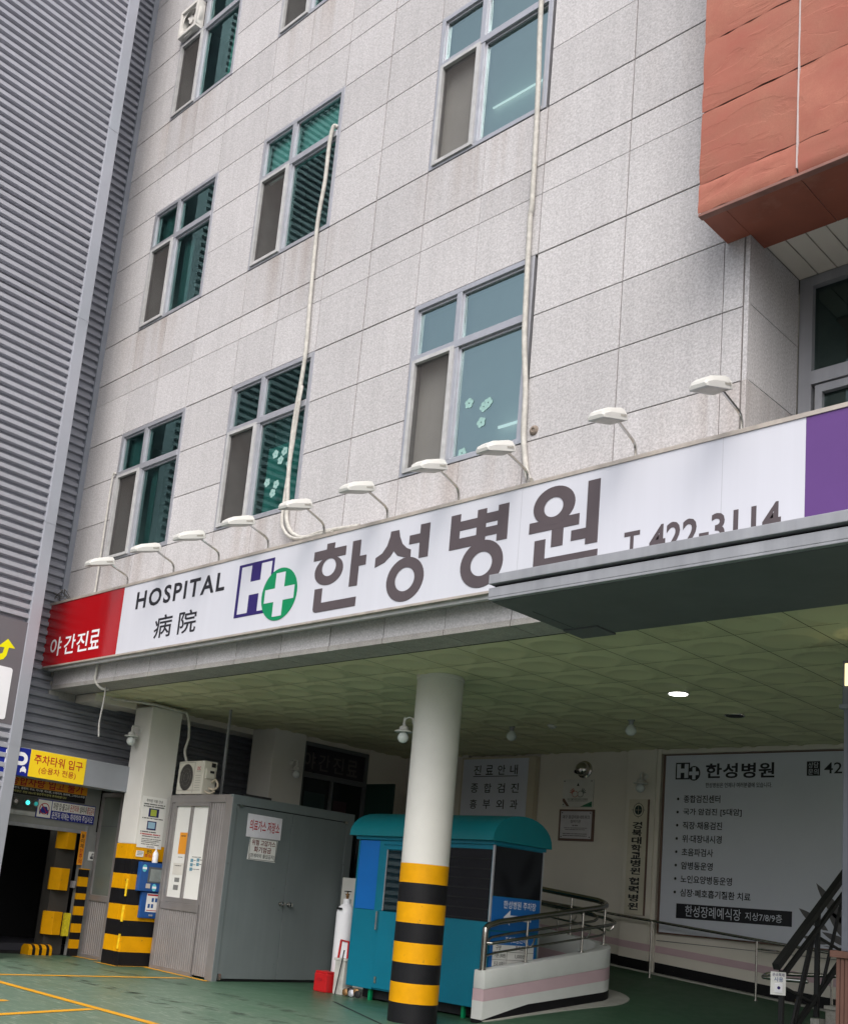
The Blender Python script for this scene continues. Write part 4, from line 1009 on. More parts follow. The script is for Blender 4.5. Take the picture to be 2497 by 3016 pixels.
for u0, u1 in ((.082, 1.108), (1.116, 2.183)):
    b = MB(); b.fbox(fdd, u0, u1, .035, 2.292, -.04, -.006); d_ = obj('door', b, steel_g, GS, bevel=.004)
    ku = 1.04 if u0 < 1 else 1.185
    b = MB(); b.lathe(fdd.P(ku, 1.05, -.006), [(.028, 0), (.03, .008), (.014, .012), (.014, .035), (.03, .04), (.034, .055), (.028, .072), (.012, .078)], 18, axis=fdd.w); obj('knob', b, chrome, d_, smooth=True)
    b = MB(); b.fbox(fdd, u0 + .03 if u0 < 1 else u1 - .06, u0 + .09 if u0 < 1 else u1, 2.275, 2.31, -.006, .02); obj('hinge', b, chrome, d_)
b = MB(); b.fbox(fdd, .085, .12, .02, .10, -.004, .03); obj('floor_pivot', b, chrome, GS)
b = MB(); b.fbox(fdd, .08, 2.19, .0, .035, -.045, -.03); b.fbox(fdd, 1.108, 1.116, .03, 2.3, -.045, -.035); b.fbox(fdd, .08, 2.19, 2.292, 2.305, -.045, -.035); obj('door_gap', b, dark, GS)
# kiosk front
b = MB()
for (a, c, e, h_) in ((0, .055, 0, 2.39), (KW - .17, KW - .004, 0, 2.40), (.055, KW - .17, 2.32, 2.39), (.11, 1.10, .83, .93), (.15, .20, .93, 2.32), (1.06, 1.11, .93, 2.32), (.20, 1.06, .93, 1.0), (.20, 1.06, 2.27, 2.32), (.595, .645, 1.0, 2.27)):
    b.fbox(fk, a, c, e, h_, -.05, .006 if h_ - e > .2 else .012)
obj('window_frame', b, rib, GS, bevel=.004)
b = MB(); b.fbox(fk, .20, .595, 1.0, 2.27, -.03, -.02); b.fbox(fk, .645, 1.06, 1.0, 2.27, -.035, -.025); obj('window_board', b, pap, GS)
ribs(Fr(fk.P(.055, 0, -.012), fk.u), 0, 1.054, .05, .83, .055, rib, GS); ribs(Fr(fk.P(1.11, 0, -.012), fk.u), 0, .36, .03, 2.32, .055, rib, GS); ribs(Fr(fk.P(.055, 0, -.012), fk.u), 0, .10, .93, 2.32, .05, rib, GS)
b = MB(); b.fbox(fk, .05, 1.12, .0, .05, -.03, .004); obj('base_rail', b, rib, GS)
KN = thing('kiosk_notices', 'column of paper notices with an orange sheet in the left kiosk window', 'notice', fk.P(.4, 1.0, 0))
for (u0, u1, v0, v1, mt) in ((.385, .585, 1.60, 1.90, orange), (.33, .585, 1.475, 1.595, pap), (.31, .585, 1.31, 1.47, M('paper_warm', (.62, .6, .56), .7)), (.29, .58, 1.04, 1.305, pap)):
    b = MB(); b.fbox(fk, u0 - .03, u1 - .02, v0, v1, -.019, -.017); obj('paper', b, mt, KN)
bars(fk, [(.40, .52, 1.845, .015), (.38, .50, 1.55, .01), (.32, .5, 1.43, .012)], inkb, KN, -.0155)
pg_ = M('print_grey', (.2, .2, .2), .6)
for q in ((.36, .49, 1.21, 1.27), (.35, .48, 1.10, 1.17)):
    b = MB(); b.fbox(fk, *q, -.017, -.0155); obj('print_picture', b, pg_, KN)
KN2 = thing('kiosk_notices', 'white sheet with small blue drawings in the right kiosk window', 'notice', fk.P(.85, 1.3, 0))
b = MB(); b.fbox(fk, .70, 1.04, 1.365, 1.59, -.024, -.021); obj('paper', b, pap, KN2)
pb2 = M('print_blue', (.12, .27, .36), .6)
for (u, v) in ((.72, 1.50), (.88, 1.51), (.72, 1.44), (.88, 1.45), (.72, 1.38)):
    b = MB(); b.fbox(fk, u, u + .07, v, v + .045, -.021, -.0195); obj('print_picture', b, pb2, KN2)
bars(fk, [(.80, .86, 1.52, .01), (.80, .86, 1.46, .01), (.96, 1.02, 1.53, .01), (.96, 1.02, 1.47, .01), (.80, .98, 1.40, .01), (.75, .98, 1.565, .01)], inkb, KN2, -.0195)
ND = thing('gas_notice', 'white metal notice with red letters on the left gas store door', 'sign', fdd.P(.6, 1.9, 0))
b = MB(); b.prism(fdd, [(.295, 1.90), (.91, 1.905), (.91, 2.205), (.29, 2.21)], -.005, .002); obj('notice_board', b, M('notice_lilac_white', (.68, .67, .73), .5), ND)
text(fdd, '의료가스 저장소', .335, .872, 1.985, 2.135, red_t, ND, .025, .004)
NW = thing('gas_notice', 'black framed white warning notice below the red lettered one', 'sign', fdd.P(.6, 1.6, 0))
b = MB(); b.prism(fdd, [(.36, 1.60), (.855, 1.595), (.87, 1.895), (.375, 1.90)], -.005, .001); obj('notice_board', b, pap, NW)
b = MB(); b.fbox(fdd, .372, .858, 1.886, 1.892, .001, .003); b.fbox(fdd, .372, .85, 1.606, 1.612, .001, .003); b.fbox(fdd, .372, .379, 1.61, 1.888, .001, .003); b.fbox(fdd, .849, .856, 1.61, 1.888, .001, .003); obj('notice_border', b, inkb, NW)
dkr = M('dark_red_lettering', (.16, .01, .015), .5)
text(fdd, '위험 고압가스', .405, .83, 1.80, 1.875, dkr, NW, .03, .004); text(fdd, '화기엄금', .455, .765, 1.705, 1.785, dkr, NW, .03, .004); text(fdd, '[관계자외 출입금지]', .39, .835, 1.625, 1.69, inkb, NW, .012, .004)

# air conditioner on the kiosk roof
AC = thing('air_conditioner', 'cream outdoor air conditioner unit with round fan grille on the kiosk roof', 'air conditioner', (-13.2, 9.15, 2.43))
fa = Fr((-13.50, 9.04, 2.455), (1, -.03))
b = MB(); b.fbox(fa, 0, .66, .0, .48, -.22, 0); obj('unit_case', b, ac_m, AC, bevel=.012)
b = MB(); b.fbox(fa, .04, .14, -.022, 0, -.2, -.02); b.fbox(fa, .52, .62, -.022, 0, -.2, -.02); obj('feet', b, gray_u, AC)
b = MB(); b.disc(fa, .235, .245, .165, .19, .001, .004, 36); gr_ = obj('fan_grille', b, dark, AC)
b = MB()
for k in range(12):
    u = .235 - .15 + k * .0273; hh = .19 * math.sqrt(max(0, 1 - ((u - .235) / .165) ** 2)); b.fbox(fa, u, u + .004, .245 - hh, .245 + hh, .004, .010)
for rr in (.33, .66, 1.0): b.ring(fa, .235, .245, .165 * rr + .004, .19 * rr + .004, .165 * rr, .19 * rr, .004, .0105, 32)
obj('grille_wires', b, M('grille_wire', (.16, .15, .14), .5), gr_)
b = MB(); b.fbox(fa, .0, .42, .455, .460, .001, .003); b.fbox(fa, .425, .43, .02, .46, .001, .003)
for k in range(6): b.fbox(fa, .47, .60, .09 + k * .035, .095 + k * .035, .001, .003)
b.fbox(fa, .02, .62, .055, .06, .001, .003); obj('case_seams', b, M('seam_grey', (.25, .24, .21), .6), AC)
text(fa, 'DC', .50, .585, .345, .395, M('logo_crimson', (.5, .02, .05), .5), AC, .03, .004); bars(fa, [(.49, .59, .325, .008)], inkb, AC, .004)
fa2 = Fr(fa.P(.66, 0, 0), (.03, 1)); b = MB(); b.fbox(fa2, .03, .17, .23, .37, .0, .03); b.fbox(fa2, .035, .16, .40, .47, .0, .006); obj('side_cover', b, ac_m, AC, bevel=.006)
b = MB(); b.fbox(fa2, .09, .16, .31, .345, .03, .032); b.fbox(fa2, .12, .19, .40, .46, .006, .008); obj('side_label', b, dark, AC)
b = MB(); b.tube(smooth_path([fa2.P(.10, .10, .02), fa2.P(.14, .08, .09), fa2.P(.2, .14, .10), fa2.P(.18, .22, .06), fa2.P(.12, .18, .05)]), .016, 7); b.tube(smooth_path([fa2.P(.06, .05, .0), fa2.P(.09, .02, .07), fa2.P(.16, .06, .09)]), .014, 7); obj('pipe_loop', b, cart, AC, smooth=True)
b = MB(); b.tube(smooth_path([(-13.5, 9.05, 3.66), (-13.46, 9.08, 3.55), (-13.44, 9.10, 3.3), (-13.46, 9.08, 3.1), (-13.40, 9.10, 2.93)]), .02, 8); b.tube(smooth_path([(-13.9, 8.0, 3.70), (-13.56, 8.48, 3.69), (-13.5, 9.05, 3.66)]), .02, 8)
obj('cable_pipe', b, cable, smooth=True, label='cream pipe hanging down from the ceiling behind the air conditioner', cat='pipe')
b = MB(); b.box(-12.93, -12.90, 9.40, 9.43, 2.43, CZ); obj('steel_rod', b, gray_c, label='thin grey steel rod from the ceiling to the kiosk roof', cat='rod')
b = MB(); b.box(-13.8, -13.4, 10.2, 10.75, 2.44, 2.62); obj('dark_crate', b, M('dark_box_grey', (.06, .06, .07), .7), bevel=.01, label='low dark box on the shed roof before the plain pillar', cat='box')
b = MB(); b.tube(smooth_path([(-13.25, 7.35, 4.03), (-13.27, 7.36, 3.9), (-13.29, 7.37, 3.8), (-13.25, 7.45, 3.70), (-13.2, 7.55, 3.69)]), .018, 8)
obj('drain_pipe', b, cable, smooth=True, label='short white pipe on the fascia under the red sign end', cat='pipe')
b = MB(); b.tube(smooth_path([(-13.2, 7.50, 3.72), (-13.21, 7.5, 3.5), (-13.24, 7.5, 3.25), (-13.22, 7.5, 3.1), (-13.20, 7.5, 3.03)]), .011, 7)
obj('loose_cable', b, M('cable_grey', (.3, .3, .29), .6), smooth=True, label='loose grey cable end hanging below the fascia', cat='cable')

# ------------------------------------------------------------------ lamps with globe bulbs
WL = ['white wall lamp with globe bulb on the banded square pillar', 'white wall lamp with globe bulb on the round striped column', 'white wall lamp with globe bulb on the plain cream pillar', 'white wall lamp with globe bulb above the vertical name board']
WP = [((-13.80, 8.50, 3.28), 0.0), ((-8.52, 8.76, 3.20), -math.pi * .42), ((-13.55, 11.20, 3.20), math.pi / 2), ((-8.66, 13.80, 3.30), 0.0)]
w_ = thing('wall_lamp', WL[0], 'lamp', (0, 0, 0), 'wall lamps with globe bulbs')
b = MB(); b.lathe((0, 0, .04), [(.045, 0), (.05, .006), (.03, .02)], 16, axis=(0, -1, 0)); b.tube(smooth_path([(0, -.015, .06), (0, -.07, .09), (0, -.13, .06), (0, -.135, 0)]), .009, 7); obj('bracket', b, bulbw, w_, smooth=True)
b = MB(); b.lathe((0, -.135, -.08), [(.10, .0), (.10, .012), (.055, .025), (.05, .06), (.02, .075), (.012, .12), (.018, .13), (.006, .17)], 20); obj('lamp_shade', b, bulbw, w_, smooth=True)
b = MB(); b.lathe((0, -.135, -.205), [(.012, 0), (.04, .012), (.060, .04), (.064, .062), (.056, .092), (.03, .122), (.022, .135)], 20); obj('bulb', b, globe, w_, smooth=True)
for k, (p, rzn) in enumerate(WP):
    c = w_ if k == 0 else copy_tree(w_); c.location = p; c.rotation_euler = (0, 0, rzn); c['label'] = WL[k]
gb = thing('ceiling_bulb', 'globe bulb under the ceiling in front of the clinic list board', 'lamp', (-9.50, 11.70, CZ), 'globe bulbs hanging from the ceiling')
og = W[gb.name]; b = MB(); b.lathe(og - Z * .07, [(.022, 0), (.028, .02), (.028, .05), (.045, .055), (.045, .07)], 16); obj('lamp_holder', b, gray_c, gb, smooth=True)
b = MB(); b.lathe(og - Z * .205, [(.012, 0), (.045, .012), (.068, .045), (.07, .07), (.058, .105), (.03, .14)], 20); obj('bulb', b, globe, gb, smooth=True)
c = copy_tree(gb); c.location = (-7.59, 11.70, CZ); c['label'] = 'globe bulb under the ceiling near the duct cap and wall pilaster'
for k, (x, y, on) in enumerate(((-6.17, 10.40, 1), (-6.20, 11.72, 0))):
    d = thing('downlight', 'lit round white downlight in the ceiling' if on else 'unlit dark round downlight in the ceiling', 'lamp', (x, y, CZ - .03))
    b = MB(); b.lathe((x, y, CZ - .022), [(.115, 0), (.118, .004), (.118, .02)], 28); obj('rim', b, bulbw if on else chrome, d, smooth=True)
    b = MB(); b.lathe((x, y, CZ - .026), [(.098, 0), (.098, .003)], 28); obj('diffuser', b, emit('downlight_glow', (1, .98, .94), 9) if on else dark, d)
b = MB(); b.lathe((-8.85, 11.75, CZ - .05), [(.02, 0), (.05, .01), (.055, .03), (.07, .035), (.07, .05)], 20); obj('smoke_detector', b, bulbw, smooth=True, label='small white smoke detector on the ceiling', cat='detector')

# ------------------------------------------------------------------ round striped column
CO = thing('round_column', 'round white column with yellow and black hazard bands at its foot', 'column', (-8.25, 8.85, 0))
cc = (-8.26, 8.85, 0); R_ = .262
b = MB(); b.lathe(cc, [(R_, 1.655), (R_, CZ - .03)], 48); b.lathe(cc, [(R_ + .01, CZ - .04), (R_ + .012, CZ - .003)], 48); obj('column_shaft', b, white, CO, smooth=True)
cb = [0, .205, .41, .615, .825, 1.03, 1.24, 1.45, 1.655]
for k in range(8):
    b = MB(); b.lathe(cc, [(R_ + .002, cb[k]), (R_ + .002, cb[k + 1])], 48); obj('black_band' if k % 2 == 0 else 'yellow_band', b, black if k % 2 == 0 else yellow, CO, smooth=True)

# ------------------------------------------------------------------ teal parking booth
BO = thing('parking_booth', 'teal parking attendant booth with barrel roof and dark windows', 'booth', (-9.3, 10.4, 0))
bx0, bx1, by0, by1 = -10.47, -8.19, 9.93, 10.87
ff = Fr((0, by0, 0), (1, 0)); fr_ = Fr((bx1, 0, 0), (0, 1))
b = MB(); b.box(bx0, bx1, by0 + .02, by1, .14, 1.99); obj('booth_body', b, teal, BO)
b = MB()
for (u0, u1, v0, v1) in ((bx0, bx0 + .02, .14, 1.98), (-10.08, -10.0, .14, 1.98), (bx1 - .03, bx1, .14, 1.98), (bx0 + .02, -10.08, .14, 1.10), (-8.93, bx1 - .03, .14, 1.10), (-10.0, bx1 - .03, 1.93, 1.99), (-9.0, -8.93, .14, 1.93)): b.fbox(ff, u0, u1, v0, v1, -.02, 0)
obj('front_panels', b, teal, BO, bevel=.004)
b = MB(); b.fbox(ff, bx0 + .025, -10.085, 1.105, 1.975, -.02, -.004); obj('blue_panel', b, blue_b, BO)
b = MB(); b.fbox(ff, -9.995, -9.005, .16, 1.10, -.02, .006); b.fbox(ff, -9.995, -9.94, 1.10, 1.92, -.02, .006); b.fbox(ff, -9.06, -9.005, 1.10, 1.92, -.02, .006); b.fbox(ff, -9.94, -9.06, 1.87, 1.92, -.02, .006); bd = obj('door', b, teal, BO, bevel=.005)
b = MB(); b.fbox(ff, -9.93, -9.07, 1.11, 1.86, -.02, -.006); obj('door_window', b, gl_d, bd)
b = MB(); b.fbox(ff, -9.94, -9.925, 1.10, 1.87, -.006, .002); b.fbox(ff, -9.07, -9.06, 1.10, 1.87, -.006, .002); obj('door_trim', b, alu, bd)
b = MB(); b.fbox(ff, -10.0, -9.975, .86, 1.09, .006, .045); obj('door_handle', b, chrome, bd, bevel=.005)
b = MB(); b.fbox(ff, -9.95, -9.92, .22, .30, .006, .02); obj('door_latch', b, chrome, bd)
b = MB(); b.fbox(ff, -8.925, bx1 - .03, 1.105, 1.93, -.02, -.010); obj('front_window', b, M('booth_window_dark', (.008, .008, .011), .15, spec=.25, var=0), BO)
for k in range(7):
    b = MB(); b.fbox(ff, -8.92, bx1 - .035, 1.12 + k * .115, 1.135 + k * .115, -.010, -.006); obj('shutter_slat', b, dark, BO)
b = MB(); b.fbox(fr_, by0 + .02, by1 - .02, 1.405, 1.975, -.01, .002); obj('side_window', b, M('booth_side_window', (.008, .009, .012), .08, spec=.35, var=0), BO)
b = MB(); b.fbox(fr_, by0 - .005, by0 + .015, 1.10, 1.985, -.02, .006); b.fbox(fr_, by1 - .02, by1, .14, 1.985, -.02, .006); obj('corner_trim', b, alu, BO)
BS = thing('booth_sign', 'blue car park sign with white arrow on the booth side', 'sign', fr_.P(10.4, 1.1, 0))
b = MB(); b.fbox(fr_, by0 + .02, by1 - .03, 1.02, 1.40, .003, .012); obj('sign_panel', b, bluesg, BS)
text(fr_, '한성병원 주차장', 10.15, 10.76, 1.275, 1.365, wt, BS, .012, .014)
b = MB(); b.prism(fr_, [(10.16, 1.17), (10.28, 1.255), (10.28, 1.20), (10.68, 1.20), (10.68, 1.14), (10.28, 1.14), (10.28, 1.085)], .012, .0145); obj('arrow', b, wt, BS)
BT = thing('fee_table_sign', 'blue and white parking fee table on the booth side', 'sign', fr_.P(10.4, .3, 0))
b = MB(); b.fbox(fr_, by0 + .02, by1 - .06, .20, 1.0, .003, .010); obj('sign_panel', b, bluesg, BT)
b = MB(); b.fbox(fr_, by0 + .08, by1 - .10, .24, .86, .010, .012); obj('fee_field', b, pap, BT)
text(fr_, '주차요금안내', 10.22, 10.62, .885, .955, wt, BT, .01, .0125)
b = MB()
for v in (.78, .69, .60, .42, .33): b.fbox(fr_, by0 + .08, by1 - .10, v, v + .004, .012, .0135)
b.fbox(fr_, 10.27, 10.274, .24, .78, .012, .0135); obj('table_rule', b, ink, BT)
for s_, u0, u1, v in (('구분', 10.06, 10.16, .80), ('주차요금', 10.42, 10.62, .80), ('기본 (30분)', 10.04, 10.25, .71), ('1,000원', 10.42, 10.62, .71), ('초과 10분당', 10.04, 10.25, .62), ('500원', 10.45, 10.6, .62), ('3시간 무료', 10.04, 10.23, .53), ('입퇴원 당일, 외래진료', 10.30, 10.70, .53), ('(영수증 날인)', 10.03, 10.25, .45), ('(당일에 한함)', 10.30, 10.6, .45)):
    text(fr_, s_, u0, u1, v, v + .055, inkb, BT, .012, .0135)
# barrel roof
b = MB(); n = 14; xs0, xs1 = bx0 - .10, bx1 + .04; ya, yb2 = by0 - .09, by1 + .10; ym = (ya + yb2) / 2; hw_ = (yb2 - ya) / 2
arc = [(ym - hw_ * math.cos(math.pi * k / n), 2.03 + .335 * math.sin(math.pi * k / n) ** .9) for k in range(n + 1)]
i0 = len(b.v)
for x in (xs0, xs1):
    for y, z in arc: b.v.append(Vector((x, y, z)))
for k in range(n): b.f.append([k, k + 1, n + 1 + k + 1, n + 1 + k][::-1]); b.m.append(0)
b.f.append(list(range(n + 1))); b.m.append(0); b.f.append(list(range(2 * n + 1, n, -1))); b.m.append(0)
b.f.append([0, n + 1, 2 * n + 1, n]); b.m.append(0)
obj('roof', b, tealr, BO, smooth=True)
b = MB(); b.box(bx0 - .03, bx1 + .012, by0 - .03, by1 + .03, 1.985, 2.03); obj('roof_base', b, teal, BO, bevel=.006)
for x, y in ((-10.07, 9.99), (-8.53, 9.99), (-10.3, 10.75), (-8.3, 10.75)):
    b = MB(); b.box(x - .02, x + .02, y - .02, y + .02, 0, .14); obj('leg', b, green, BO)
b = MB(); b.box(bx0 + .2, bx1 - .1, by0 + .12, by1, .02, .13); obj('underframe', b, dark, BO)

# bottles and clutter by the booth
GC = thing('gas_cylinder', 'tall white gas cylinder with brass valve beside the gas store', 'gas cylinder', (-10.88, 10.2, 0))
b = MB(); b.lathe((-10.88, 10.2, 0), [(.11, 0), (.125, .02), (.125, 1.02), (.11, 1.08), (.07, 1.125), (.05, 1.14), (.05, 1.20), (.045, 1.205)], 28); obj('cylinder_body', b, wt, GC, smooth=True)
b = MB(); b.lathe((-10.88, 10.2, 1.2), [(.018, 0), (.018, .05), (.028, .052), (.028, .07), (.01, .072), (.01, .10)], 12); b.tube([(-10.88, 10.2, 1.235), (-10.83, 10.17, 1.235)], .012, 8); obj('valve', b, brass, GC, smooth=True)
b = MB(); b.lathe((-10.88, 10.2, 1.295), [(.045, 0), (.05, .006), (.045, .014), (.012, .016)], 14); obj('handwheel', b, dark, GC, smooth=True)
b = MB(); b.fbox(Fr((-10.88, 10.07, 0), (1, -.3)), -.05, .05, 1.06, 1.085, -.02, .012); obj('dark_label', b, dark, GC)
b = MB(); b.box(-11.85, -11.15, 10.98, 11.02, 0, 1.50); obj('white_panel', b, white, bevel=.004, label='plain white panel standing behind the gas cylinder', cat='panel')
RB = thing('red_chest', 'red plastic chest with moulded grip standing on the floor', 'chest', (-10.86, 9.92, 0))
fb = Fr((-11.0, 9.86, 0), (.97, -.05)); b = MB(); b.fbox(fb, 0, .255, .0, .235, -.2, 0); obj('chest_body', b, redpl, RB, bevel=.015)
b = MB(); b.fbox(fb, .005, .25, .235, .26, -.19, -.01); obj('chest_lid', b, redpl, RB, bevel=.008)
b = MB(); b.disc(fb, .115, .155, .06, .022, -.002, .006, 18); obj('grip', b, M('red_plastic_dark', (.38, .01, .015), .5), RB)
RS = thing('red_stand', 'white notice board in a red tube frame leaning by the booth', 'stand', (-10.7, 10.06, 0))
fs_ = Fr((-10.83, 10.07, 0), (1, -.08)); b = MB(); b.tube([fs_.P(-.02, .02, .0), fs_.P(.06, .67, .0), fs_.P(.22, .66, .0), fs_.P(.22, .02, 0)], .016, 8); b.tube([fs_.P(0, .24, 0), fs_.P(.22, .24, 0)], .012, 8); obj('stand_frame', b, redpl, RS, smooth=True)
b = MB(); b.prism(fs_, [(.03, .25), (.21, .25), (.21, .645), (.075, .65)], -.012, -.004); obj('stand_board', b, wt, RS)
b = MB(); b.box(-10.70, -10.52, 9.93, 10.1, 0, .42); b.box(-10.72, -10.50, 9.92, 10.11, .42, .45); obj('carton', b, M('dusty_white_carton', (.5, .5, .47), .7, var=.2, vs=9), bevel=.006, label='small dusty white cabinet squeezed against the booth corner', cat='cabinet')
b = MB(); b.tube([(-10.60, 9.88, 0), (-10.53, 9.91, .56)], .008, 6); obj('metal_bar', b, dark, label='thin dark bar leaning on the small white cabinet', cat='bar')
PL = thing('trolley_parts', 'dirty clutter of rolled metal parts under the booth', 'clutter', (-10.35, 9.96, 0))
for k in range(5):
    b = MB(); b.lathe((-10.44 + k * .055, 9.93 + .02 * (k % 2), .045 + .02 * (k % 2)), [(.03, 0), (.045, .01), (.045, .03), (.02, .04)], 12, axis=(.3, -1, .2)); obj('part_roll', b, (brass, dark, alu)[k % 3], PL, smooth=True)

# ------------------------------------------------------------------ back wall of the undercroft
BW = thing('back_wall', 'cream painted rear wall of the undercroft with pink stripe and black base', 'wall', (-9, 13.95, 0))
b = MB(); b.box(-14.6, 3, BY, BY + .2, 0, CZ + .01); b.box(-12.24, -12.10, BY - .10, BY + .01, 0, CZ); b.box(-14.6, -12.24, BY - .02, BY, 0, CZ - .004); obj('wall_face', b, cream, BW)
b = MB(); b.box(-8.98, -8.50, BY - .10, BY - .001, 0, CZ - .002); obj('pilaster', b, cream, BW, bevel=.006)
b = MB(); b.box(-8.48, 3.0, BY - .05, BY - .001, 3.68, CZ - .002); b.box(-8.50, -8.44, BY - .06, BY - .001, 0.2, CZ - .003); obj('billboard_reveal', b, cream, BW)
fbw = Fr((0, BY - .006, 0), (1, 0))


def sband(x0, x1, t0, t1, w, mat, nm):
    b = MB(); xs_ = [x0 + (x1 - x0) * k / 6 for k in range(7)]
    for k in range(6):
        a, c = xs_[k], xs_[k + 1]
        b.prism(fbw, [(a, t0(a)), (c, t0(c)), (c, t1(c)), (a, t1(a))], -.03, w)
    obj(nm, b, mat, BW)


for (x0, x1, w) in ((-11.5, -8.99, .0), (-8.985, -8.495, .100), (-8.49, -2, .005)):
    sband(x0, x1, lambda x: .93 - .065 * (x + 9.29), lambda x: 1.025 - .065 * (x + 9.29), w, pink, 'pink_stripe')
    sband(x0, x1, lambda x: rz(x, BY) - .02, lambda x: rz(x, BY) + .15, w + .001, black, 'black_base')
sband(-8.43, -2, lambda x: 1.036, lambda x: 1.043, .006, gray_u, 'dado_line')
sband(-11.5, -2, lambda x: rz(x, BY) - .03, lambda x: rz(x, BY) + .012, .12, concrete, 'kerb_strip')
# billboard
BB = thing('billboard', 'large grey hospital billboard listing services on the rear wall', 'billboard', (-7, BY - .08, 1.15))
fbb = Fr((0, 13.85, 0), (1, 0))
b = MB(); b.fbox(fbb, -8.37, -4.2, 1.16, 3.65, -.045, 0); obj('billboard_face', b, silver, BB)
b = MB(); b.fbox(fbb, -8.40, -8.37, 1.14, 3.665, -.045, .012); b.fbox(fbb, -8.40, -4.2, 3.65, 3.665, -.045, .012); b.fbox(fbb, -8.40, -4.2, 1.14, 1.16, -.045, .008); obj('billboard_frame', b, goldp, BB)
for k, (s_, u1) in enumerate((('종합검진센터', -7.50), ('국가 암검진 [5대암]', -7.18), ('직장·채용검진', -7.46), ('위·대장내시경', -7.46), ('초음파검사', -7.58), ('암병동운영', -7.58), ('노인요양병동운영', -7.29), ('심장·폐호흡기질환 치료', -7.02))):
    v0 = 2.973 - .186 * k; v1 = v0 + .108
    text(fbb, s_, -8.06, u1, v0, v1, inkb, BB, .034, .003)
    b = MB(); b.disc(fbb, -8.15 + .001 * k, (v0 + v1) / 2, .018, .02, 0, .003, 14); obj('bullet', b, inkb, BB)
text(fbb, '한성병원', -7.735, -6.73, 3.315, 3.525, inkb, BB, .045, .003, 1.06); text(fbb, '한성병원은 언제나 여러분곁에 있습니다.', -7.73, -6.76, 3.185, 3.255, inkb, BB, .02, .003)
b = MB(); b.fbox(fbb, -8.205, -7.985, 3.305, 3.545, 0, .003); b.disc(fbb, -7.915, 3.39, .095, .105, 0, .004, 28); obj('emblem', b, inkb, BB)
b = MB(); b.fbox(fbb, -8.185, -8.125, 3.325, 3.525, .003, .0046); b.fbox(fbb, -8.065, -8.005, 3.325, 3.525, .003, .0046); b.fbox(fbb, -8.125, -8.065, 3.40, 3.46, .003, .0046); b.fbox(fbb, -7.94, -7.89, 3.305, 3.475, .004, .0056); b.fbox(fbb, -7.99, -7.94, 3.365, 3.415, .004, .0056); b.fbox(fbb, -7.89, -7.84, 3.365, 3.415, .004, .0056); obj('emblem_cross', b, silver, BB)
b = MB(); b.fbox(fbb, -6.29, -6.115, 3.335, 3.525, 0, .003); obj('contact_tag', b, inkb, BB, bevel=0)
text(fbb, '상담', -6.27, -6.135, 3.437, 3.512, silver, BB, .0, .0045); text(fbb, '문의', -6.27, -6.135, 3.350, 3.425, silver, BB, .0, .0045)
text(fbb, '422-3114', -6.06, -5.15, 3.36, 3.505, inkb, BB, .012, .003)
b = MB(); b.prism(fbb, [(-8.11, 1.372), (-6.45, 1.388), (-6.45, 1.583), (-8.11, 1.572)], 0, .003); obj('black_strip', b, inkb, BB)
text(fbb, '한성장례예식장', -7.97, -7.15, 1.405, 1.555, silver, BB, .006, .0045); text(fbb, '지상7/8/9층', -7.09, -6.58, 1.425, 1.53, silver, BB, .002, .0045)


def leaf(u, v, a, L_, w_l):
    pts = []; n = 9
    for k in range(n + 1): t = k / n; pts.append((t * L_, w_l * math.sin(math.pi * t) ** .8 * (1 - .25 * t)))
    for k in range(n - 1, 0, -1): t = k / n; pts.append((t * L_, -w_l * .8 * math.sin(math.pi * t) ** .8 * (1 - .25 * t)))
    c, s_ = math.cos(a), math.sin(a)
    b = MB(); b.prism(fbb, [(u + x * c - y * s_, v + x * s_ + y * c) for x, y in pts], 0, .003); obj('printed_leaf', b, leafm, BB)


for (bu, bv, tu, tv, wl_) in ((-5.72, 1.42, -6.14, 1.96, .085), (-5.98, 1.38, -6.36, 1.63, .07), (-5.52, 1.18, -6.0, 1.64, .12), (-5.98, 1.22, -6.32, 1.29, .045), (-5.62, 1.20, -6.06, 1.36, .06), (-5.5, 1.6, -5.75, 2.2, .1), (-5.4, 1.3, -5.1, 1.9, .1), (-5.62, 1.17, -6.05, 1.19, .012)):
    lf = (bu, bv, math.atan2(tv - bv, tu - bu), math.hypot(tu - bu, tv - bv), wl_); leaf(*lf)
# clinic list board
CB = thing('clinic_board', 'grey board listing clinics beside the striped column', 'sign', (-11.4, 13.8, 2.0))
fc = Fr((0, 13.78, 0), (1, 0)); 
b = MB(); b.fbox(fc, -12.17, -10.80, 1.2, 3.67, -.11, 0); obj('board_face', b, silver, CB)
b = MB(); b.fbox(fc, -12.20, -12.17, 1.2, 3.68, -.11, .006); b.fbox(fc, -10.80, -10.70, 1.2, 3.68, -.11, -.004); b.fbox(fc, -12.20, -10.66, 3.67, 3.70, -.11, .006); b.fbox(fc, -10.70, -10.66, 1.2, 3.68, -.11, .0); obj('board_frame', b, cart, CB)
k2 = .993
for row, (v0, v1) in zip(('진료안내', '종합검진', '흉부외과', '정형외과', '내과외과'), ((3.405, 3.565), (3.11, 3.265), (2.845, 3.0), (2.585, 2.735), (2.32, 2.47))):
    for q, ch in enumerate(row):
        u = (-11.93 if row == '진료안내' else -11.97) + q * (.255 if row == '진료안내' else .283); text(fc, ch, u, u + .155, v0, v1, inkb, CB, .018, .003)
b = MB(); b.fbox(fc, -11.94, -11.00, 3.376, 3.388, 0, .003); obj('underline', b, inkb, CB)
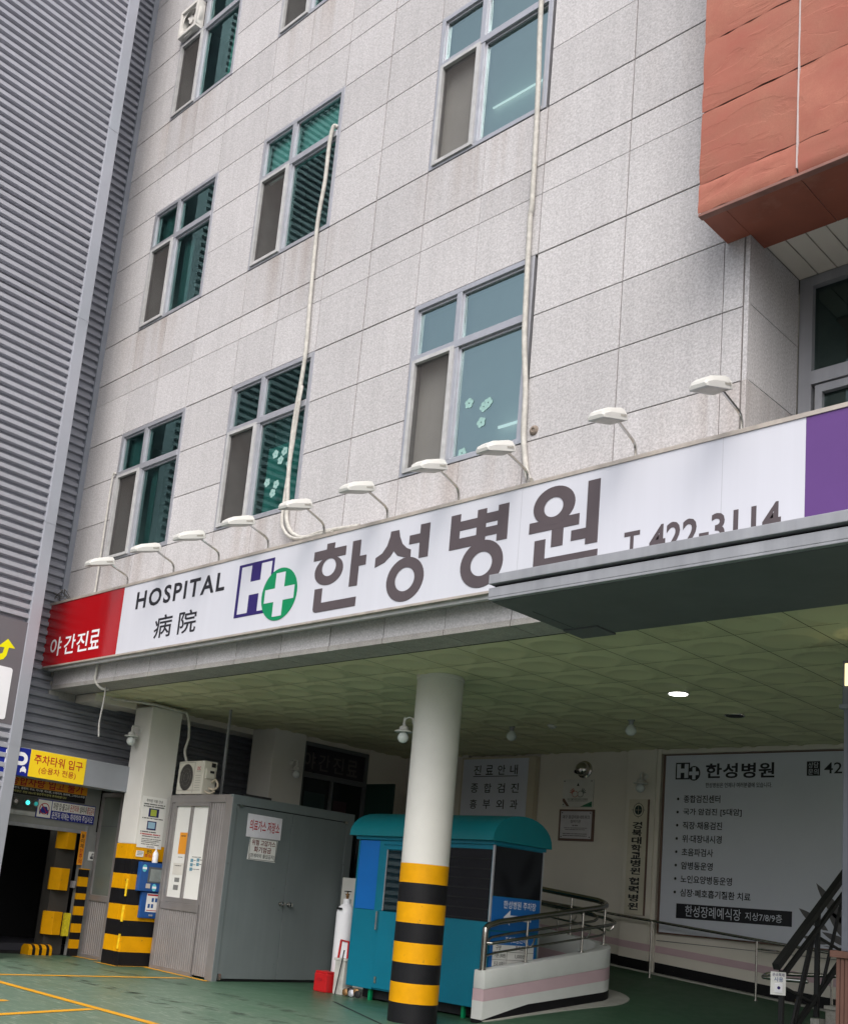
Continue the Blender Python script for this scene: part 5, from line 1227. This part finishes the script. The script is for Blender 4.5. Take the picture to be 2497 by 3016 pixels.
# plaques, vertical board, duct cap
P1 = thing('hands_plaque', 'white clinic plaque with two open hands emblem', 'plaque', (-9.87, BY, 2.9)); fq = Fr((0, BY - .03, 0), (1, 0))
b = MB(); b.fbox(fq, -10.17, -9.61, 2.90, 3.325, -.03, 0); obj('plaque_plate', b, M('plaque_acrylic', (.62, .61, .58), .2), P1, bevel=.004)
for sx, mt in ((-1, M('hand_red_outline', (.4, .08, .05), .5)), (1, M('hand_dark_outline', (.1, .12, .11), .5))):
    b = MB(); cu, cv = -9.885 + sx * .055, 3.10
    for a in (0, .22, .44, .66):
        dx, dy = math.sin(.35 + a * 1.4) * sx, math.cos(.35 + a * 1.4); L0, L1 = .045, .105 - abs(a - .3) * .02
        b.prism(fq, [(cu + dx * L0 - dy * .008 * sx, cv + dy * L0 + dx * .008 * sx), (cu + dx * L1 - dy * .005 * sx, cv + dy * L1 + dx * .005 * sx), (cu + dx * L1 + dy * .005 * sx, cv + dy * L1 - dx * .005 * sx), (cu + dx * L0 + dy * .008 * sx, cv + dy * L0 - dx * .008 * sx)], 0, .002)
    b.ring(fq, cu - sx * .005, cv, .055, .05, .047, .042, 0, .0025, 18); obj('hand_emblem', b, mt, P1)
b = MB(); b.prism(fq, [(-9.91, 3.225), (-9.865, 3.225), (-9.8875, 3.275)], 0, .002); obj('triangle', b, inkb, P1)
text(fq, '대구가톨릭대학교병원 협력병원', -10.07, -9.70, 3.005, 3.035, inkb, P1, .015, .002); bars(fq, [(-10.06, -9.70, 2.99, .007)], inkb, P1, .002)
b = MB(); b.prism(fq, [(-10.16, 3.03), (-10.13, 3.03), (-10.03, 2.91), (-10.08, 2.91), (-10.16, 2.99)], 0, .002); obj('brown_swoosh', b, goldp, P1)
b = MB(); b.prism(fq, [(-9.62, 2.99), (-9.62, 2.905), (-9.83, 2.905), (-9.72, 2.95)], 0, .002); obj('green_swoosh', b, M('swoosh_green', (.03, .16, .09), .5), P1)
P2 = thing('network_plaque', 'brown framed white clinic plaque below the hands plaque', 'plaque', (-9.87, BY, 2.4))
b = MB(); b.fbox(fq, -10.21, -9.57, 2.385, 2.865, -.03, -.002); obj('plaque_frame', b, goldp, P2, bevel=.006)
b = MB(); b.fbox(fq, -10.175, -9.605, 2.42, 2.835, -.004, .002); obj('plaque_plate', b, M('plaque_lilac', (.55, .53, .57), .35), P2)
text(fq, '대구 응급의료네트워크', -10.14, -9.64, 2.72, 2.775, inkb, P2, .02, .004); text(fq, '참여기관', -9.99, -9.80, 2.655, 2.705, inkb, P2, .02, .004)
bars(fq, [(-9.95, -9.84, 2.61, .018), (-10.10, -9.68, 2.575, .011), (-10.08, -9.72, 2.55, .011), (-10.12, -9.68, 2.485, .014), (-10.12, -9.68, 2.455, .014)], ink, P2, .004)
for pq, us, vz in ((P1, (-10.14, -9.64), (2.94, 3.30)), (P2, (-10.15, -9.63), (2.445, 2.81))):
    for u in us:
        for v in vz: b = MB(); b.disc(fq, u, v, .009, .009, 0, .008, 10); obj('screw', b, dark, pq)
VB = thing('name_board', 'tall narrow cream board with vertical black letters on the pilaster', 'sign', (-8.75, 13.8, 1.36)); fv = Fr((0, 13.785, 0), (1, 0))
b = MB(); b.fbox(fv, -8.90, -8.595, 1.36, 3.01, -.015, .012); obj('board_plate', b, M('board_cream', (.55, .51, .42), .5), VB, bevel=.005)
b = MB(); b.fbox(fv, -8.594, -8.575, 1.36, 3.01, -.015, .008); obj('board_edge', b, goldp, VB)
for k, ch in enumerate('경북대학교병원'): text(fv, ch, -8.83, -8.665, 2.583 - k * .109, 2.684 - k * .109, inkb, VB, .06, .0135)
for k, ch in enumerate('협력병원'): text(fv, ch, -8.84, -8.675, 1.783 - k * .118, 1.887 - k * .118, inkb, VB, .06, .0135)
b = MB(); b.ring(fv, -8.74, 2.855, .088, .10, .080, .092, .012, .0135, 30); b.ring(fv, -8.74, 2.855, .06, .068, .001, .001, .012, .0145, 26); b.fbox(fv, -8.85, -8.83, 2.852, 2.858, .012, .0135); b.fbox(fv, -8.655, -8.63, 2.852, 2.858, .012, .0135); b.fbox(fv, -8.743, -8.737, 2.955, 2.975, .012, .0135); b.fbox(fv, -8.743, -8.737, 2.735, 2.755, .012, .0135); obj('round_emblem', b, M('emblem_dark_green', (.012, .03, .028), .5), VB)
b = MB(); b.fbox(fv, -8.742, -8.738, 2.80, 2.91, .0145, .0155); b.fbox(fv, -8.79, -8.69, 2.853, 2.857, .0145, .0155); obj('emblem_cross', b, cart, VB)
b = MB(); b.lathe((-9.80, BY, 3.48), [(.135, 0), (.135, .02), (.11, .03), (.108, .09), (.085, .13), (.05, .15)], 28, axis=(0, -1, 0)); dc = obj('duct_cap', b, chrome, smooth=True, label='round stainless duct cap above the hands plaque', cat='vent')
b = MB(); b.disc(Fr((-9.83, BY - .128, 3.435), (1, 0)), 0, 0, .075, .04, 0, .004, 20); ov = obj('duct_opening', b, dark); ov.parent = dc; ov.location = Vector(ov.location) - dc.location

# ------------------------------------------------------------------ dark shopfront on the left rear
SF = thing('dark_shopfront', 'unlit glass entrance with a dark night clinic sign between pillars', 'shopfront', (-13.65, 12.2, 0))
fsf = Fr((-13.60, 0, 0), (0, 1))
b = MB(); b.fbox(fsf, 11.46, 11.52, 0, 3.66, -.08, 0); b.fbox(fsf, 12.87, 12.94, 0, 3.66, -.08, 0); b.fbox(fsf, 11.52, 12.87, 3.60, 3.66, -.08, 0); b.fbox(fsf, 11.52, 12.87, 3.08, 3.16, -.08, .002); b.fbox(fsf, 12.13, 12.18, 0, 3.08, -.08, 0); obj('shop_frame', b, gray_u, SF)
b = MB(); b.fbox(fsf, 11.52, 12.13, 0, 3.08, -.05, -.04); b.fbox(fsf, 12.18, 12.87, 0, 3.08, -.05, -.04); obj('glass', b, M('dark_shop_glass', (.012, .017, .017), .08, var=0), SF)
b = MB(); b.fbox(fsf, 11.60, 12.05, 1.8, 2.85, -.039, -.036); obj('inner_door', b, M('inner_door_teal', (.02, .04, .042), .5), SF)
b = MB(); b.fbox(fsf, 12.25, 12.55, 1.9, 2.78, -.039, -.036); obj('inner_poster', b, M('inner_poster_dark', (.03, .012, .018), .5), SF)
b = MB(); b.fbox(fsf, 11.53, 12.86, 3.165, 3.595, -.06, -.02); obj('night_sign', b, M('night_sign_face', (.018, .016, .024), .3), SF)
for q, ch in enumerate('야간진료'): text(fsf, ch, 11.50 + q * .32, 11.75 + q * .32, 3.22, 3.50, M('night_sign_text', (.10, .085, .09), .5), SF, .025, -.018)
b = MB(); b.box(-14.5, -13.62, 12.95, BY, 0, CZ); b.box(-14.5, -13.64, 11.46, 12.94, 3.66, CZ); obj('side_wall', b, cream, SF)
b = MB(); b.box(-13.75, -12.95, 12.95, 12.99, .2, 3.15); obj('green_leaf_door', b, M('dark_green_panel', (.012, .042, .034), .45), bevel=.006, label='dark green open door leaf in the rear left corner', cat='door')

rail_s = M('dimmed_stainless_rail', (0.33, 0.32, 0.30), .22, 1.0, var=0)  # stainless steel darkened: reflection of the dim undercroft put into its colour
# ------------------------------------------------------------------ ramp wall with hand rails
path = [(-8.03, 9.72)]
for k in range(1, 9): path.append((-8.03 + .19 * k / 8, 9.72 + 1.93 * k / 8))
cx_, cy_, rr_ = -8.17, 11.74, .34
for k in range(1, 13): a = math.radians(-8 + 98 * k / 12); path.append((cx_ + rr_ * math.cos(a), cy_ + rr_ * math.sin(a) * 1.12))
for k in range(1, 9): path.append((-8.17 - 3.3 * k / 8, 12.12 + .02 * k))
path = [Vector((x, y, 0)) for x, y in path]
nrm = []
for i, p in enumerate(path):
    t = (path[min(i + 1, len(path) - 1)] - path[max(i - 1, 0)]).normalized(); nrm.append(Vector((t.y, -t.x, 0)))
arc_s = [0]
for i in range(1, len(path)): arc_s.append(arc_s[-1] + (path[i] - path[i - 1]).length)
TH = .17
top = [.572 + .158 * min(s, 2.6) + .10 * max(0, s - 2.6) for s in arc_s]
bot = [min(rz(p.x, p.y), top[i] - .3) - .02 for i, p in enumerate(path)]
RW = thing('ramp_wall', 'white ramp wall with pink stripe and rounded bend beside the booth', 'wall', (-8.1, 10.7, 0))


def wall_band(f0, f1, nm, mat, cap_top=False):
    b = MB(); n = len(path)
    for i in range(n):
        z0, z1 = f0(i), f1(i); ro = path[i]; ri = path[i] - nrm[i] * TH
        b.v += [ro + Z * z0, ro + Z * z1, ri + Z * z1, ri + Z * z0]
    for i in range(n - 1):
        a, c = i * 4, (i + 1) * 4
        for k in range(4): b.f.append([a + k, c + k, c + (k + 1) % 4, a + (k + 1) % 4][::-1]); b.m.append(0)
    b.f.append([0, 1, 2, 3][::-1]); b.m.append(0); e = (n - 1) * 4; b.f.append([e, e + 1, e + 2, e + 3]); b.m.append(0)
    return obj(nm, b, mat, RW, bevel=.010 if cap_top else 0, smooth=True)


H_ = [top[i] - max(bot[i], 0) for i in range(len(path))]
fA = lambda i: top[i] - .35 * H_[i]; fB = lambda i: top[i] - .575 * H_[i]; fC = lambda i: bot[i] + .02 + .11 * min(1, (arc_s[i] + .12) / .8) + .01
wall_band(fA, lambda i: top[i], 'wall_top', wallw, True); wall_band(fB, lambda i: fA(i) - .0006, 'pink_stripe', pink); wall_band(fC, lambda i: fB(i) - .0006, 'wall_lower', wallw); wall_band(lambda i: bot[i], lambda i: fC(i) - .0006, 'black_base', black)
b = MB(); n = 21
for i in range(n):
    wd = .04 + .22 * min(1, arc_s[i] / 2.3) ** 2.2; p = path[i]; z = rz(p.x, p.y)
    q = p + nrm[i] * wd; b.v += [p + Z * (z + .018), q + Z * (rz(q.x, q.y) + .018), q + Z * (rz(q.x, q.y) - .03)]
for i in range(n - 1): b.f.append([3 * i, 3 * i + 1, 3 * i + 4, 3 * i + 3]); b.m.append(0); b.f.append([3 * i + 1, 3 * i + 2, 3 * i + 5, 3 * i + 4]); b.m.append(0)
obj('apron_kerb', b, concrete, RW)

HR = thing('ramp_railing', 'curved stainless steel railing on top of the white ramp wall', 'railing', (-8.1, 10.7, .57))


def off(i, d, h): return path[i] - nrm[i] * (TH / 2 - d) + Z * (top[i] + h)


N = len(path)
b = MB(); st = path[0] - nrm[0] * (TH / 2) + Vector((0, .05, 0)); z0 = top[0]
pl = [st + Z * z0, st + Z * (z0 + .41)] + [st + Vector((0, .02, 0)) + Z * (z0 + .47), st + Vector((0, .06, 0)) + Z * (z0 + .50)]
pl = smooth_path(pl, 3) + [off(i, 0, .505) for i in range(1, N)]
b.tube(pl, .036, 14); b.lathe(st + Z * z0, [(.055, 0), (.055, .008), (.035, .012)], 16); obj('top_rail', b, rail_s, HR, smooth=True)
b = MB(); b.tube([st + Z * (z0 + .30), st + nrm[0] * .08 + Vector((0, .04, 0)) + Z * (z0 + .305)] + [off(i, .12, .30) for i in range(2, N)], .020, 10); obj('outer_handrail', b, rail_s, HR, smooth=True)
b = MB(); b.tube([st + Z * (z0 + .31), off(1, -.09, .33)] + [off(i, -.10, .335) for i in range(2, N)], .017, 10); obj('inner_handrail', b, rail_s, HR, smooth=True)
b = MB(); b.tube([st + Z * (z0 + .155)] + [off(i, 0, .165) for i in range(1, N)], .014, 10); obj('lower_rail', b, rail_s, HR, smooth=True)


def at_s(s):
    for i in range(N - 1):
        if arc_s[i + 1] >= s: return i
    return N - 2


for s in (.92, 1.84, 2.35, 3.35, 4.4):
    i = at_s(s); b = MB(); b.tube([off(i, 0, 0), off(i, 0, .49)], .015, 10); b.lathe(off(i, 0, 0), [(.042, 0), (.042, .006), (.018, .012)], 14); po = obj('post', b, chrome, HR, smooth=True)
    b = MB(); p0 = off(i, 0, .20); b.tube(smooth_path([p0, p0 + nrm[i] * .06 - Z * .015, p0 + nrm[i] * .11 + Z * .03, off(i, .12, .29)]), .010, 8); obj('rail_bracket', b, chrome, po, smooth=True)

WR = thing('wall_handrail', 'straight stainless handrail on posts along the rear wall', 'handrail', (-7, 13.6, .5))
b = MB(); rl = lambda x: 1.30 - .074 * (x + 8.33)
pts = [(-10.5, 13.60, rl(-10.5)), (-9, 13.60, rl(-9)), (-6.8, 13.58, rl(-6.8)), (-5.2, 13.55, rl(-5.2))]; b.tube(pts, .019, 10); obj('top_rail', b, rail_s, WR, smooth=True)
for x in (-9.9, -8.32, -6.78, -5.4):
    b = MB(); b.tube([(x, 13.58, rz(x, 13.58)), (x, 13.58, rl(x))], .015, 10); b.lathe((x, 13.58, rz(x, 13.58)), [(.035, 0), (.035, .006), (.018, .01)], 12); obj('post', b, chrome, WR, smooth=True)
b = MB(); b.tube([(-6.77, 13.58, 1.07), (-6.66, 13.66, 1.07), (-6.60, 13.89, 1.06)], .014, 8); obj('wall_bracket', b, chrome, WR, smooth=True)
LR = thing('loop_handrail', 'lower stainless handrail with rounded end behind the black stair railing', 'handrail', (-5.8, 12.4, .8))
b = MB(); b.tube(smooth_path([(-4.7, 12.9, .93), (-5.6, 12.42, .86), (-5.92, 12.24, .835), (-5.97, 12.16, .80), (-5.90, 12.10, .79), (-5.45, 12.12, .80)]), .024, 10); obj('top_rail', b, chrome, LR, smooth=True)
b = MB(); b.tube([(-5.35, 12.5, .2), (-5.35, 12.5, .86)], .015, 8); obj('post', b, chrome, LR, smooth=True)

# ------------------------------------------------------------------ black stair railing, stone steps, planter, post on the right edge
SX = -4.6
SR = thing('stair_railing', 'black timber stair railing with crossed braces at right edge', 'railing', (SX, 10.3, 0))


def beam(p, q, w, h, nm, mat=rail_b):
    p, q = Vector(p), Vector(q); d = (q - p).normalized(); s = Vector((1, 0, 0)); u = d.cross(s).normalized()
    b = MB(); c = [s * w / 2 + u * h / 2, s * w / 2 - u * h / 2, -s * w / 2 - u * h / 2, -s * w / 2 + u * h / 2]
    b.hexa([p + c[0], p + c[1], p + c[2], p + c[3], q + c[0], q + c[1], q + c[2], q + c[3]]); return obj(nm, b, mat, SR, bevel=.004)


beam((SX, 9.58, .985), (SX, 12.2, 2.70), .062, .062, 'hand_rail'); beam((SX + .01, 9.72, .93), (SX + .01, 12.2, 2.50), .036, .045, 'middle_rail')
beam((SX, 9.70, -.1), (SX, 9.70, .96), .042, .042, 'post'); beam((SX, 10.42, .55), (SX, 10.42, 1.50), .042, .042, 'post'); beam((SX, 11.3, 1.0), (SX, 11.3, 2.05), .042, .042, 'post')
beam((SX, 9.95, .45), (SX, 11.5, 1.42), .035, .055, 'lower_rail')
beam((SX, 9.90, .35), (SX, 10.35, 1.30), .024, .032, 'brace'); beam((SX, 10.52, .80), (SX, 10.98, 1.70), .024, .032, 'brace'); beam((SX, 9.72, .82), (SX, 10.42, .66), .02, .025, 'brace'); beam((SX, 10.45, 1.28), (SX, 11.2, 1.12), .02, .025, 'brace'); beam((SX, 9.74, .12), (SX, 10.3, 1.28), .024, .03, 'brace')
ST = thing('stone_steps', 'grey stone steps behind the black stair railing', 'steps', (-4.0, 11, 0))
for k in range(8):
    y0 = 9.9 + k * .29; b = MB(); b.box(SX + .06, -3.2, y0, y0 + .29, 0, .17 * (k + 1) + .12); sb = obj('step', b, stone, ST)
    b = MB(); b.box(SX + .05, -3.2, y0 - .02, y0 + .30, .17 * (k + 1) + .121, .17 * (k + 1) + .155); obj('tread', b, stone, sb, bevel=.006)
b = MB(); b.box(SX - .03, SX + .05, 10.36, 10.50, .0, .54); obj('post_plinth', b, stone, ST)
SN = thing('railing_notice', 'small white card with a blue button mark tied to the railing post', 'sign', (SX, 9.66, .7)); fn = Fr((SX - .02, 9.645, 0), (.7, .714)); 
b = MB(); b.fbox(fn, -.06, .075, .745, .945, .01, .016); obj('card', b, pap, SN)
text(fn, '손소독제', -.045, .06, .905, .935, navy, SN, .02, .018); text(fn, '사용', -.03, .05, .86, .90, blue_m, SN, .015, .018)
b = MB(); b.fbox(fn, -.025, .045, .765, .845, .016, .024); pd_ = obj('button_box', b, wt, SN, bevel=.006)
b = MB(); b.disc(fn, .01, .808, .014, .014, .024, .026, 14); obj('button', b, navy, pd_)
WB = thing('wood_planter', 'brown slatted timber box at the right edge', 'planter', (-3.5, 9.1, 0)); fp2 = Fr((-3.82, 9.0, 0), (1, 0))
b = MB(); b.fbox(fp2, 0, .9, 0, 1.13, -.5, -.012); obj('box_core', b, goldp, WB)
for k in range(26): b = MB(); b.fbox(fp2, .003 + k * .0345, .031 + k * .0345, 0, 1.125, -.012, 0); obj('slat', b, wood, WB)
b = MB(); b.fbox(fp2, -.04, .94, 1.13, 1.185, -.55, .03); obj('box_cap', b, wood, WB, bevel=.006)
GP = thing('grey_post', 'slim grey steel post standing on the timber box', 'post', (-3.6, 9.1, 1.19))
b = MB(); b.box(-3.78, -3.5, 9.0, 9.2, 1.186, 3.20); obj('post_shaft', b, M('post_blue_grey', (.17, .175, .21), .45, .2), GP, bevel=.006)
b = MB(); b.box(-3.79, -3.2, 8.99, 9.21, 3.17, 3.58); obj('post_head', b, M('post_head_grey', (.2, .21, .25), .45, .2), GP, bevel=.005)
b = MB(); b.box(-3.81, -3.2, 8.975, 9.22, 3.165, 3.205); obj('collar', b, M('post_collar', (.24, .25, .29), .4, .2), GP, bevel=.005)
b = MB(); b.box(-3.765, -3.2, 8.975, 8.995, 3.36, 3.55); obj('lit_panel', b, emit('lit_cream_panel', (1, .84, .45), .9), GP)
b = MB(); b.hexa([(-4.6, 8.3, .55), (-3.2, 8.1, .95), (-3.2, 8.35, .95), (-4.6, 8.55, .55), (-4.6, 8.3, .6), (-3.2, 8.1, 1.0), (-3.2, 8.35, 1.0), (-4.6, 8.55, .6)])
